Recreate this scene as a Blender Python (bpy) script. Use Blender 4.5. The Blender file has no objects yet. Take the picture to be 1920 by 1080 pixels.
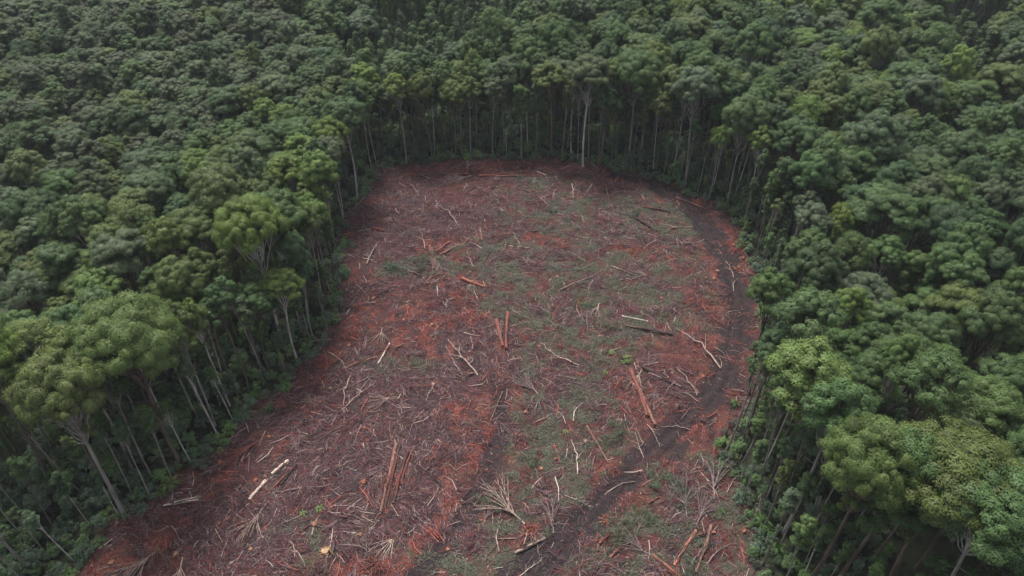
import bpy, math, random
import numpy as np
from mathutils import Vector

SC = bpy.context.scene
COL = SC.collection
PI = math.pi
rng = np.random.default_rng(7)
random.seed(7)

# ------------------------------------------------------------------ camera
CAM_H = 120.0
PITCH = math.radians(39.6)
FPX = 1371.0                                   # focal length in photo pixels (1920 wide)
cam_d = bpy.data.cameras.new("camera")
cam = bpy.data.objects.new("camera", cam_d)
COL.objects.link(cam)
cam.location = (0, 0, CAM_H)
cam.rotation_euler = (PI / 2 - PITCH, 0, 0)
cam_d.sensor_width = 36.0
cam_d.lens = 36.0 * FPX / 1920.0
cam_d.clip_start = 1.0
cam_d.clip_end = 9000.0
SC.camera = cam

# ------------------------------------------------------------------ light
SUN_EL, SUN_AZ = math.radians(64), math.radians(-25)   # azimuth from +Y, clockwise seen from above
world = bpy.data.worlds.new("World")
SC.world = world
world.use_nodes = True
wn = world.node_tree
wn.nodes.clear()
wo = wn.nodes.new("ShaderNodeOutputWorld")
bg = wn.nodes.new("ShaderNodeBackground")
sky = wn.nodes.new("ShaderNodeTexSky")
sky.sky_type = 'NISHITA'
sky.sun_disc = False
sky.sun_elevation = SUN_EL
sky.sun_rotation = SUN_AZ
sky.air_density = 1.0
sky.dust_density = 4.0
sky.ozone_density = 1.0
hsv = wn.nodes.new("ShaderNodeHueSaturation")
hsv.inputs["Saturation"].default_value = 0.28
wn.links.new(sky.outputs[0], hsv.inputs["Color"])
wn.links.new(hsv.outputs[0], bg.inputs[0])
bg.inputs[1].default_value = 0.066
wn.links.new(bg.outputs[0], wo.inputs[0])
sun_d = bpy.data.lights.new("sun", 'SUN')
sun_d.energy = 1.5
sun_d.angle = math.radians(18)
sun_d.color = (1.0, 0.95, 0.88)
sun = bpy.data.objects.new("sun", sun_d)
COL.objects.link(sun)
sdir = Vector((math.sin(SUN_AZ) * math.cos(SUN_EL), math.cos(SUN_AZ) * math.cos(SUN_EL), math.sin(SUN_EL)))
sun.rotation_euler = sdir.to_track_quat('Z', 'Y').to_euler()
sun.location = sdir * 300
SC.view_settings.view_transform = 'Standard'
SC.view_settings.look = 'None'
SC.view_settings.gamma = 1.0
SC.view_settings.use_curve_mapping = False
SC.view_settings.exposure = 1.95
cy = SC.cycles
cy.max_bounces = 5
cy.diffuse_bounces = 3
cy.glossy_bounces = 1
cy.transmission_bounces = 3
cy.volume_bounces = 0
cy.transparent_max_bounces = 4
cy.use_denoising = True
cy.sample_clamp_indirect = 3.0

# ------------------------------------------------------------------ photo <-> world
CT, ST = math.cos(PITCH), math.sin(PITCH)


def ray(px, py):
    a, b = (np.asarray(px, float) - 960) / FPX, -(np.asarray(py, float) - 540) / FPX
    return a, CT + b * ST, -ST + b * CT


def gp(px, py, z=0.0):
    """the point at height z seen at photo pixel (px, py)"""
    x, y, w = ray(px, py)
    t = (z - CAM_H) / w
    return np.array([x * t, y * t])


def to_px(x, y, z=0.0):
    x, y, z = np.asarray(x, float), np.asarray(y, float), np.asarray(z, float) - CAM_H
    d = y * CT - z * ST
    v = y * ST + z * CT
    d = np.where(d < 1, 1, d)
    return 960 + FPX * x / d, 540 - FPX * v / d


def top_height(bx, by, ty):
    """height of a point above ground point (bx, by) that shows at photo row ty"""
    lo, hi = 2.0, 70.0
    for _ in range(40):
        m = (lo + hi) / 2
        if to_px(bx, by, m)[1] > ty:
            lo = m
        else:
            hi = m
    return (lo + hi) / 2


# ------------------------------------------------------------------ noise, polygons
_lat = rng.random((256, 256))


def vnoise(x, y, s=1.0, o=0):
    x, y = np.asarray(x, float) / s + 37.3 * o, np.asarray(y, float) / s + 11.7 * o
    xi, yi = np.floor(x).astype(int), np.floor(y).astype(int)
    fx, fy = x - xi, y - yi
    fx, fy = fx * fx * (3 - 2 * fx), fy * fy * (3 - 2 * fy)
    g = lambda i, j: _lat[(xi + i) % 256, (yi + j) % 256]
    return (g(0, 0) * (1 - fx) + g(1, 0) * fx) * (1 - fy) + (g(0, 1) * (1 - fx) + g(1, 1) * fx) * fy


def fbm(x, y, s, o=0, n=3):
    r, a, t = 0, 1.0, 0
    for k in range(n):
        r = r + a * vnoise(x, y, s / 2 ** k, o + k * 3)
        t += a
        a *= 0.5
    return r / t


def smooth(a, b, x):
    t = np.clip((np.asarray(x, float) - a) / (b - a), 0, 1)
    return t * t * (3 - 2 * t)


def seg_dist(x, y, pts):
    x, y = np.asarray(x, float), np.asarray(y, float)
    best = np.full(x.shape, 1e9)
    for (x0, y0), (x1, y1) in zip(pts[:-1], pts[1:]):
        dx, dy = x1 - x0, y1 - y0
        t = np.clip(((x - x0) * dx + (y - y0) * dy) / (dx * dx + dy * dy + 1e-9), 0, 1)
        best = np.minimum(best, np.hypot(x - x0 - t * dx, y - y0 - t * dy))
    return best


def inside(x, y, poly):
    x, y = np.asarray(x, float), np.asarray(y, float)
    r = np.zeros(x.shape, bool)
    n = len(poly)
    for i in range(n):
        x0, y0 = poly[i]
        x1, y1 = poly[(i + 1) % n]
        c = (y0 > y) != (y1 > y)
        r ^= c & (x < (x1 - x0) * (y - y0) / (y1 - y0 + 1e-12) + x0)
    return r


RIM_PX = [(700, 325), (760, 307), (850, 300), (960, 298), (1060, 302), (1130, 316), (1200, 330), (1270, 350), (1330, 385),
          (1385, 430), (1412, 490), (1425, 560), (1425, 640), (1415, 700), (1392, 760), (1362, 805), (1350, 850), (1365, 900),
          (1395, 960), (1412, 1010), (1425, 1090), (1440, 1180), (1520, 1560), (-420, 1560), (-60, 1240), (120, 1080), (220, 1000), (330, 905), (420, 825),
          (500, 745), (560, 690), (615, 640), (633, 560), (640, 480), (655, 420), (675, 370)]
RIM = [tuple(gp(*p)) for p in RIM_PX]
RIMC = RIM + RIM[:1]


def rim_d(x, y):
    """signed distance to the clearing's edge, negative inside"""
    d = seg_dist(x, y, RIMC)
    return np.where(inside(x, y, RIM), -d, d)


def pts(*p, z=0.0):
    return [tuple(gp(a, b, z)) for a, b in p]


TRACK = pts((905, 1180), (985, 1082), (1060, 1010), (1150, 925), (1230, 850), (1290, 790), (1345, 730), (1380, 640), (1387, 560), (1365, 490),
            (1322, 420), (1270, 372), (1215, 340), (1160, 326))
SPUR = pts((700, 1180), (780, 1080), (865, 975), (915, 890), (942, 790), (938, 735))
GULLY = pts((1560, 440), (1650, 505), (1760, 590), (1850, 690), (1925, 800), z=20)
GAPS = [(pts((1395, 100), (1460, 92), (1520, 125), z=20), 6.0), (pts((330, 485), (395, 500), z=12), 5.0),
        (pts((1600, 250), (1660, 285), z=20), 5.0), (pts((1800, 20), (1930, 35), z=18), 8.0),
        (pts((30, 290), (170, 310), z=14), 5.0), (pts((110, 210), (230, 190), z=14), 5.0)]


def hgt(x, y):
    x, y = np.asarray(x, float), np.asarray(y, float)
    d = rim_d(x, y)
    h = 0.5 * (fbm(x, y, 26, 1) - 0.5) + 0.28 * (fbm(x, y, 5, 2) - 0.5)
    out = smooth(0, 25, d)
    h = h + out * (2.2 * (fbm(x, y, 60, 5) - 0.5))
    h = h - 7 * smooth(30, 160, -x - 60) * smooth(40, 160, y)
    h = h - 6.0 * np.exp(-(seg_dist(x, y, GULLY) / 13.0) ** 2) * out
    h = h + 10 * smooth(330, 700, y)
    t = np.minimum(seg_dist(x, y, TRACK) / 3.1, seg_dist(x, y, SPUR) / 1.8)
    h = h - 0.22 * np.exp(-t * t)
    rut = np.abs(seg_dist(x, y, TRACK) - 1.25)
    return h - 0.26 * np.exp(-(rut / 0.5) ** 2)


def h1(x, y):
    return float(hgt(np.array([x]), np.array([y]))[0])


# ------------------------------------------------------------------ mesh helpers
def build_mesh(name, v, f, mats, fmat=None, smooth_=False, normals=None, colors=None, tint=None):
    """f: list of index arrays, each of shape (n, k)"""
    me = bpy.data.meshes.new(name)
    v = np.asarray(v, np.float32)
    f = [np.asarray(a, np.int32) for a in f if len(a)]
    me.vertices.add(len(v))
    me.vertices.foreach_set("co", v.ravel())
    loops = np.concatenate([a.ravel() for a in f])
    tot = np.concatenate([np.full(len(a), a.shape[1], np.int32) for a in f])
    st = np.concatenate([[0], np.cumsum(tot)[:-1]]).astype(np.int32)
    me.loops.add(len(loops))
    me.polygons.add(len(tot))
    me.loops.foreach_set("vertex_index", loops)
    me.polygons.foreach_set("loop_start", st)
    for m in mats if isinstance(mats, (list, tuple)) else [mats]:
        me.materials.append(m)
    if fmat is not None:
        me.polygons.foreach_set("material_index", np.asarray(fmat, np.int32))
    me.polygons.foreach_set("use_smooth", np.full(len(tot), bool(smooth_ or normals is not None)))
    if colors is not None:
        a = me.attributes.new("tone_here", 'FLOAT_COLOR', 'POINT')
        c = np.ones((len(v), 4), np.float32)
        c[:, :3] = colors
        a.data.foreach_set("color", c.ravel())
    if tint is not None:
        a = me.attributes.new("tint", 'FLOAT', 'POINT')
        a.data.foreach_set("value", np.asarray(tint, np.float32))
    me.update(calc_edges=True)
    me.validate()
    if normals is not None:
        me.normals_split_custom_set_from_vertices(np.asarray(normals, np.float32))
    return me


def link(name, me, parent=None, loc=None):
    o = bpy.data.objects.new(name, me)
    COL.objects.link(o)
    if parent is not None:
        o.parent = parent
    if loc is not None:
        o.location = loc
    return o


def tag(o, label=None, cat=None, group=None, kind=None):
    if label:
        o["label"] = label
    if cat:
        o["category"] = cat
    if group:
        o["group"] = group
    if kind:
        o["kind"] = kind
    return o


def unit(a):
    return a / (np.linalg.norm(a, axis=-1, keepdims=True) + 1e-9)


class Tubes:
    """collects tapered tubes into one surface"""

    def __init__(self):
        self.v, self.q, self.t, self.c, self.n = [], [], [], [], 0

    def add(self, path, rad, sides=6, color=None, cap=None, rough=0.0, r=None):
        p = np.asarray(path, float)
        k = len(p)
        rad = np.asarray(rad, float) * np.ones(k)
        tan = unit(np.gradient(p, axis=0))
        ref = np.array([0.0, 0, 1]) if abs(tan[0][2]) < 0.9 else np.array([1.0, 0, 0])
        a = np.linspace(0, 2 * PI, sides, endpoint=False)
        ring = []
        for i in range(k):
            u = unit(np.cross(tan[i], ref))
            w = np.cross(tan[i], u)
            rr = rad[i] * (1 + (rough * (r.random(sides) - 0.5) if rough else 0))
            ring.append(p[i] + np.outer(np.cos(a) * rr, u) + np.outer(np.sin(a) * rr, w))
        base = self.n
        V = np.concatenate(ring)
        self.v.append(V)
        col = np.ones((len(V), 3)) if color is None else np.tile(np.asarray(color, float), (len(V), 1))
        i, j = np.meshgrid(np.arange(k - 1), np.arange(sides), indexing="ij")
        j2 = (j + 1) % sides
        self.q.append((base + np.stack([i * sides + j, i * sides + j2, (i + 1) * sides + j2, (i + 1) * sides + j], -1)).reshape(-1, 4))
        self.c.append(col)
        self.n += len(V)
        if cap is not None:
            for e, s in ((0, 1), (k - 1, -1)):
                V2 = np.concatenate([ring[e], [p[e] - s * tan[e] * rad[e] * 0.08]])
                b = self.n
                self.v.append(V2)
                self.c.append(np.tile(np.asarray(cap, float), (len(V2), 1)))
                jj = np.arange(sides)
                self.t.append(b + np.stack([jj if s < 0 else (jj + 1) % sides, (jj + 1) % sides if s < 0 else jj, np.full(sides, sides)], -1))
                self.n += len(V2)

    def mesh(self, name, mat, colors=True):
        f = []
        if self.q:
            f.append(np.concatenate(self.q))
        if self.t:
            f.append(np.concatenate(self.t))
        return build_mesh(name, np.concatenate(self.v), f, mat, smooth_=True, colors=np.concatenate(self.c) if colors else None)


def bez(a, b, c, n):
    t = np.linspace(0, 1, n)[:, None]
    return (1 - t) ** 2 * np.asarray(a) + 2 * t * (1 - t) * np.asarray(b) + t * t * np.asarray(c)


# ------------------------------------------------------------------ materials
def new_mat(name):
    m = bpy.data.materials.new(name)
    m.use_nodes = True
    nt = m.node_tree
    nt.nodes.clear()
    out = nt.nodes.new("ShaderNodeOutputMaterial")
    N = lambda t, **k: _node(nt, t, **k)
    return m, nt, out, N


def _node(nt, t, **k):
    n = nt.nodes.new("ShaderNode" + t)
    for a, b in k.items():
        setattr(n, a, b)
    return n


def mixrgb(nt, fac, a, b, mode='MIX'):
    n = nt.nodes.new("ShaderNodeMix")
    n.data_type = 'RGBA'
    n.blend_type = mode
    for s, v in ((n.inputs[0], fac), (n.inputs[6], a), (n.inputs[7], b)):
        if isinstance(v, bpy.types.NodeSocket):
            nt.links.new(v, s)
        elif isinstance(v, (int, float)):
            s.default_value = v
        else:
            s.default_value = (*v, 1)
    return n.outputs[2]


def mrange(nt, v, a, b, c=0.0, d=1.0):
    n = nt.nodes.new("ShaderNodeMapRange")
    nt.links.new(v, n.inputs[0])
    for i, x in enumerate((a, b, c, d)):
        n.inputs[i + 1].default_value = x
    return n.outputs[0]


def leaf_material(name, transl=0.36):
    m, nt, out, N = new_mat(name)
    at = N("Attribute", attribute_type='INSTANCER', attribute_name="tone")
    ti = N("Attribute", attribute_type='GEOMETRY', attribute_name="tint")
    f = mrange(nt, ti.outputs["Fac"], 0, 1, 0.7, 1.3)
    vm = N("VectorMath", operation='SCALE')
    nt.links.new(at.outputs["Color"], vm.inputs[0])
    nt.links.new(f, vm.inputs["Scale"])
    d = N("BsdfPrincipled")
    d.inputs["Roughness"].default_value = 0.55
    d.inputs["Specular IOR Level"].default_value = 0.25
    t = N("BsdfTranslucent")
    nt.links.new(vm.outputs[0], d.inputs["Base Color"])
    nt.links.new(vm.outputs[0], t.inputs["Color"])
    mx = N("MixShader")
    mx.inputs[0].default_value = transl
    nt.links.new(d.outputs[0], mx.inputs[1])
    nt.links.new(t.outputs[0], mx.inputs[2])
    nt.links.new(mx.outputs[0], out.inputs[0])
    return m


def bark_material(name, here=False, zscale=0.25):
    m, nt, out, N = new_mat(name)
    at = N("Attribute", attribute_type='INSTANCER', attribute_name="tone")
    tc = N("TexCoord")
    mp = N("Mapping")
    mp.inputs["Scale"].default_value = (2.2, 2.2, zscale)
    nt.links.new(tc.outputs["Object"], mp.inputs[0])
    nz = N("TexNoise")
    nz.inputs["Scale"].default_value = 1.0
    nz.inputs["Detail"].default_value = 5
    nt.links.new(mp.outputs[0], nz.inputs[0])
    f = mrange(nt, nz.outputs["Fac"], 0.3, 0.7, 0.5, 1.35)
    col = at.outputs["Color"]
    if here:
        ah = N("Attribute", attribute_type='GEOMETRY', attribute_name="tone_here")
        col = mixrgb(nt, 1.0, col, ah.outputs["Color"], 'MULTIPLY')
    vm = N("VectorMath", operation='SCALE')
    nt.links.new(col, vm.inputs[0])
    nt.links.new(f, vm.inputs["Scale"])
    d = N("BsdfPrincipled")
    d.inputs["Roughness"].default_value = 0.8
    d.inputs["Specular IOR Level"].default_value = 0.2
    nt.links.new(vm.outputs[0], d.inputs["Base Color"])
    bp = N("Bump")
    bp.inputs["Strength"].default_value = 0.5
    bp.inputs["Distance"].default_value = 0.05
    nt.links.new(nz.outputs["Fac"], bp.inputs["Height"])
    nt.links.new(bp.outputs[0], d.inputs["Normal"])
    nt.links.new(d.outputs[0], out.inputs[0])
    return m


def here_material(name, rough=0.8, transl=0.0):
    """colour from the vertices (litter pieces each of their own colour)"""
    m, nt, out, N = new_mat(name)
    ah = N("Attribute", attribute_type='GEOMETRY', attribute_name="tone_here")
    d = N("BsdfPrincipled")
    d.inputs["Roughness"].default_value = rough
    d.inputs["Specular IOR Level"].default_value = 0.2
    nt.links.new(ah.outputs["Color"], d.inputs["Base Color"])
    nt.links.new(d.outputs[0], out.inputs[0])
    return m


M_LEAF = leaf_material("gum leaves")
M_BUSH = leaf_material("bush leaves", 0.25)
M_FROND = leaf_material("fern fronds", 0.35)
M_BARK = bark_material("gum bark")
M_WOOD = bark_material("dead wood", here=True, zscale=2.2)
M_TWIG = here_material("twig litter")
M_SLASH = here_material("slash leaves", 0.7)


# ------------------------------------------------------------------ ground
def blob(px, py, L):
    """soft patches drawn on the map of the clearing: (x, y, rx, ry[, angle])"""
    r = np.zeros(np.shape(px))
    for b in L:
        x, y, rx, ry = b[:4]
        a = math.radians(b[4]) if len(b) > 4 else 0.0
        w = b[5] if len(b) > 5 else 1.0
        dx, dy = px - x, py - y
        u, v = dx * math.cos(a) + dy * math.sin(a), -dx * math.sin(a) + dy * math.cos(a)
        r = np.maximum(r, w * (1 - smooth(0.35, 1.25, np.hypot(u / rx, v / ry))))
    return r


GREEN = [(1120, 400, 200, 50), (1080, 510, 250, 90), (1160, 590, 200, 60), (980, 560, 110, 60), (1090, 660, 130, 60), (1060, 760, 120, 90),
         (1010, 860, 80, 90), (1120, 850, 90, 60), (985, 970, 110, 70), (1220, 1010, 190, 80), (1300, 930, 110, 90), (1000, 350, 70, 22),
         (880, 500, 90, 40), (770, 510, 60, 25), (1400, 1000, 70, 110), (900, 1050, 120, 40), (600, 1020, 90, 50, 0, .5), (480, 770, 60, 25, -35, .7),
         (1270, 430, 70, 22), (740, 690, 90, 20, 0, .5), (1140, 1050, 90, 50), (1080, 900, 70, 60), (1330, 1040, 100, 60), (1260, 1060, 120, 40), (1180, 430, 160, 40), (1060, 1060, 70, 30), (1250, 560, 90, 40), (940, 460, 80, 30)]
LITTER = [(700, 800, 230, 110), (740, 380, 110, 60), (640, 880, 200, 110), (760, 980, 170, 90), (660, 700, 90, 60), (500, 980, 160, 70, -20), (850, 660, 110, 70),
          (760, 470, 110, 60), (860, 420, 90, 60, 0, .6), (1180, 340, 90, 20), (1000, 720, 70, 50, 0, .6), (640, 560, 60, 60, 0, .6)]
ORANGE = [(440, 900, 160, 26, -40), (560, 790, 90, 22, -45), (620, 690, 60, 30, -30), (760, 600, 110, 35), (880, 580, 60, 40), (800, 650, 90, 30),
          (925, 790, 24, 130, 8), (880, 770, 60, 40), (1200, 925, 120, 18, -38), (1235, 890, 60, 30, -30), (1300, 800, 50, 16, -45), (1190, 470, 70, 20, 10),
          (1300, 490, 60, 22, 20), (1040, 450, 90, 16, 6), (1330, 620, 70, 60), (1240, 640, 80, 30, 20), (1200, 740, 40, 60, -15), (1375, 470, 30, 40),
          (960, 318, 180, 12), (1230, 480, 120, 16, 8), (830, 470, 60, 30), (700, 1060, 90, 30), (990, 1000, 40, 26), (250, 1040, 120, 30, -35), (870, 540, 60, 20),
          (1110, 490, 110, 12, 4), (940, 640, 60, 26), (1160, 870, 60, 50), (1310, 560, 60, 30), (670, 590, 50, 40), (840, 860, 40, 90, 12, .7),
          (1345, 700, 40, 50, 0, .7), (1050, 320, 150, 10)]


def zones(x, y):
    px, py = to_px(x, y, 0)
    wx = (fbm(x, y, 9, 11) - 0.5) * 70
    wy = (fbm(x, y, 9, 14) - 0.5) * 46
    g, l, o = blob(px + wx, py + wy, GREEN), blob(px + wx, py + wy, LITTER), blob(px + wx * .7, py + wy * .7, ORANGE)
    k = fbm(x, y, 3.0, 21)
    g = g * smooth(0.28, 0.55, k)
    o = o * smooth(0.44, 0.64, fbm(x, y, 2.2, 25)) * .95
    td = np.minimum(seg_dist(x, y, TRACK), seg_dist(x, y, SPUR) + 1.5)
    o = np.maximum(o * (1 - .5 * g), .7 * np.exp(-((td - 5.0) / 1.5) ** 2) * smooth(.5, .66, fbm(x, y, 4, 27)))
    rd_ = rim_d(x, y)
    o = np.maximum(o, .7 * np.exp(-((rd_ + 4.5) / 3.0) ** 2) * smooth(.48, .66, fbm(x, y, 5, 28)))
    ins = (rim_d(x, y) < 4.0)
    return g * ins, l * ins, o * ins


def track_amount(x, y):
    n = (fbm(x, y, 3.2, 31) - 0.5)
    a = seg_dist(x, y, TRACK)
    b = seg_dist(x, y, SPUR)
    ta = (1 - smooth(2.5, 5.0, a + n * 5.0)) * (1 - .08 * smooth(.45, .65, fbm(x, y, 6, 33)))
    tb = (1 - smooth(1.0, 2.8, b + n * 3.2)) * 0.9
    px, py = to_px(x, y, 0)
    mid = 1 - 0.6 * blob(px, py, [(1195, 930, 105, 16, -38), (1300, 806, 40, 12, -40), (1230, 868, 40, 26, -40)])
    return np.maximum(ta * mid, tb)


def axis(lo, hi, step, far, g=1.22):
    a = list(np.arange(lo, hi + 1e-6, step))
    s = step
    while a[-1] < far[1]:
        s *= g
        a.append(a[-1] + s)
    s = step
    while a[0] > far[0]:
        s *= g
        a.insert(0, a[0] - s)
    return np.array(a)


def make_ground():
    X = axis(-72, 66, 0.42, (-2600, 2600))
    Y = axis(48, 222, 0.42, (-500, 4200))
    xx, yy = np.meshgrid(X, Y, indexing="ij")
    x, y = xx.ravel(), yy.ravel()
    z = hgt(x, y)
    rd = rim_d(x, y)
    z = z + np.where(rd < 1, (fbm(x, y, 1.6, 41, 2) - 0.5) * 0.55, 0)
    v = np.stack([x, y, z], -1)
    g, l, o = zones(x, y)
    t = track_amount(x, y) * (rd < 3)
    nx, ny = len(X), len(Y)
    i, j = np.meshgrid(np.arange(nx - 1), np.arange(ny - 1), indexing="ij")
    q = np.stack([i * ny + j, (i + 1) * ny + j, (i + 1) * ny + j + 1, i * ny + j + 1], -1).reshape(-1, 4)
    cx, cy_ = x[q].mean(1), y[q].mean(1)
    crd, ct = rd[q].mean(1), t[q].mean(1)
    wob = (fbm(cx, cy_, 7, 51) - 0.5) * 8
    part = np.where(crd + wob > 0.6, 0, np.where(ct > 0.5, 2, 1))
    fieldm = np.zeros_like(x)
    m, nt, out, N = new_mat("ground soil")
    at = N("Attribute", attribute_type='GEOMETRY', attribute_name="zone")
    sp = N("SeparateColor")
    nt.links.new(at.outputs["Color"], sp.inputs[0])
    at2 = N("Attribute", attribute_type='GEOMETRY', attribute_name="zone_more")
    sp2 = N("SeparateColor")
    nt.links.new(at2.outputs["Color"], sp2.inputs[0])
    tc = N("TexCoord")
    def noise(s, det=6, rough=0.65, vec=None):
        n = N("TexNoise")
        n.inputs["Scale"].default_value = s
        n.inputs["Detail"].default_value = det
        n.inputs["Roughness"].default_value = rough
        nt.links.new(vec or tc.outputs["Object"], n.inputs[0])
        return n.outputs["Fac"]
    n1, n2, n3 = noise(0.5), noise(2.2), noise(0.13, 4)
    soil = mixrgb(nt, mrange(nt, n1, 0.35, 0.65), (0.022, 0.010, 0.010), (0.074, 0.026, 0.025))
    lit = mixrgb(nt, mrange(nt, n2, 0.35, 0.65), (0.015, 0.009, 0.011), (0.056, 0.033, 0.038))
    grn = mixrgb(nt, mrange(nt, n2, 0.35, 0.65), (0.026, 0.022, 0.018), (0.068, 0.058, 0.046))
    org = mixrgb(nt, mrange(nt, n2, 0.35, 0.65), (0.046, 0.018, 0.016), (0.150, 0.050, 0.041))
    mud = mixrgb(nt, mrange(nt, n2, 0.35, 0.65), (0.008, 0.006, 0.007), (0.027, 0.019, 0.021))
    c = mixrgb(nt, sp.outputs[1], soil, lit)
    c = mixrgb(nt, sp.outputs[0], c, grn)
    c = mixrgb(nt, sp.outputs[2], c, org)
    c = mixrgb(nt, sp2.outputs[0], c, mud)
    ff = mixrgb(nt, mrange(nt, n1, 0.35, 0.65), (0.012, 0.014, 0.009), (0.030, 0.036, 0.018))
    c = mixrgb(nt, sp2.outputs[1], c, ff)
    fg = mixrgb(nt, mrange(nt, n3, 0.35, 0.65), (0.026, 0.042, 0.020), (0.046, 0.066, 0.030))
    c = mixrgb(nt, sp2.outputs[2], c, fg)
    d = N("BsdfPrincipled")
    nt.links.new(c, d.inputs["Base Color"])
    d.inputs["Roughness"].default_value = 0.9
    d.inputs["Specular IOR Level"].default_value = 0.15
    nt.links.new(mrange(nt, sp2.outputs[0], 0, 1, 0.92, 0.82), d.inputs["Roughness"])
    bp = N("Bump")
    bp.inputs["Strength"].default_value = 0.8
    bp.inputs["Distance"].default_value = 0.18
    nt.links.new(n2, bp.inputs["Height"])
    nt.links.new(bp.outputs[0], d.inputs["Normal"])
    nt.links.new(d.outputs[0], out.inputs[0])
    edge = smooth(-1.2, 2.6, rd + (fbm(x, y, 7, 51) - 0.5) * 8)
    za = np.stack([g, l, o, np.ones_like(g)], -1).astype(np.float32)
    zb = np.stack([t, edge, fieldm, np.ones_like(g)], -1).astype(np.float32)
    for k, nm in ((0, "forest_floor"), (1, "ground"), (2, "mud_track")):
        sel = q[part == k]
        ids, inv = np.unique(sel, return_inverse=True)
        me = build_mesh(nm, v[ids], [inv.reshape(-1, 4)], m, smooth_=True)
        for an, arr in (("zone", za), ("zone_more", zb)):
            a = me.attributes.new(an, 'FLOAT_COLOR', 'POINT')
            a.data.foreach_set("color", arr[ids].ravel())
        o_ = link(nm, me)
        tag(o_, {"forest_floor": "dark leaf-littered forest floor under and between the gums", "ground": "red-brown torn soil of the felled clearing",
                 "mud_track": "dark muddy machine track curving up the clearing"}[nm], kind="structure")


make_ground()


# ------------------------------------------------------------------ foliage
def sphere_dirs(n, r, zmin=-1.0):
    z = r.uniform(zmin, 1, n)
    a = r.uniform(0, 2 * PI, n)
    s = np.sqrt(np.maximum(0, 1 - z * z))
    return np.stack([s * np.cos(a), s * np.sin(a), z], -1)


def cards(pos, nrm, size, r, slim=0.62, jit=0.33):
    """leaf sprays: one small diamond each"""
    n = len(pos)
    nn = unit(nrm + jit * r.normal(0, 0.6, (n, 3)))
    t = unit(np.cross(nn, r.normal(0, 1, (n, 3))))
    b = np.cross(nn, t)
    L = (size * r.uniform(0.65, 1.35, n))[:, None]
    W = L * slim
    v = np.stack([pos - t * L / 2, pos + b * -W / 2, pos + t * L / 2, pos + b * W / 2], 1)
    vn = unit(0.9 * nrm + 0.16 * nn)
    return v.reshape(-1, 3), np.repeat(vn, 4, 0)


class Leaves:
    def __init__(self, r):
        self.p, self.n, self.t, self.r = [], [], [], r

    def billow(self, c, rad, up, density, flat=0.8, zmin=-0.55):
        r = self.r
        n = max(6, int(density * rad * rad))
        d = sphere_dirs(n, r, zmin)
        p = np.asarray(c) + d * rad * np.array([1, 1, flat]) * np.where(r.random((n, 1)) < .14, r.uniform(1.05, 1.35, (n, 1)), r.uniform(.62, 1.08, (n, 1)))
        self.p.append(p)
        self.n.append(unit(0.62 * d + 0.30 * np.asarray(up) + np.array([0, 0, 0.22])))
        self.t.append(np.full(n, r.uniform(0.15, 0.85)) + r.normal(0, 0.13, n))

    def dome(self, c, rad, up, nb, density, flat=0.82, zmin=-0.3):
        r = self.r
        for d in sphere_dirs(nb, r, zmin):
            rb = rad * r.uniform(0.30, 0.5)
            p = np.asarray(c) + d * np.array([1, 1, flat]) * rad * r.uniform(0.72, 1.05)
            self.billow(p, rb, unit(0.6 * d + 0.4 * np.asarray(up)), density)

    def mesh(self, name, mat, size, slim=0.7):
        p, n, t = np.concatenate(self.p), np.concatenate(self.n), np.concatenate(self.t)
        v, vn = cards(p, n, size, self.r, slim)
        k = len(p)
        return build_mesh(name, v, [np.arange(4 * k).reshape(k, 4)], mat, normals=vn, tint=np.repeat(np.clip(t, 0, 1), 4))


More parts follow.
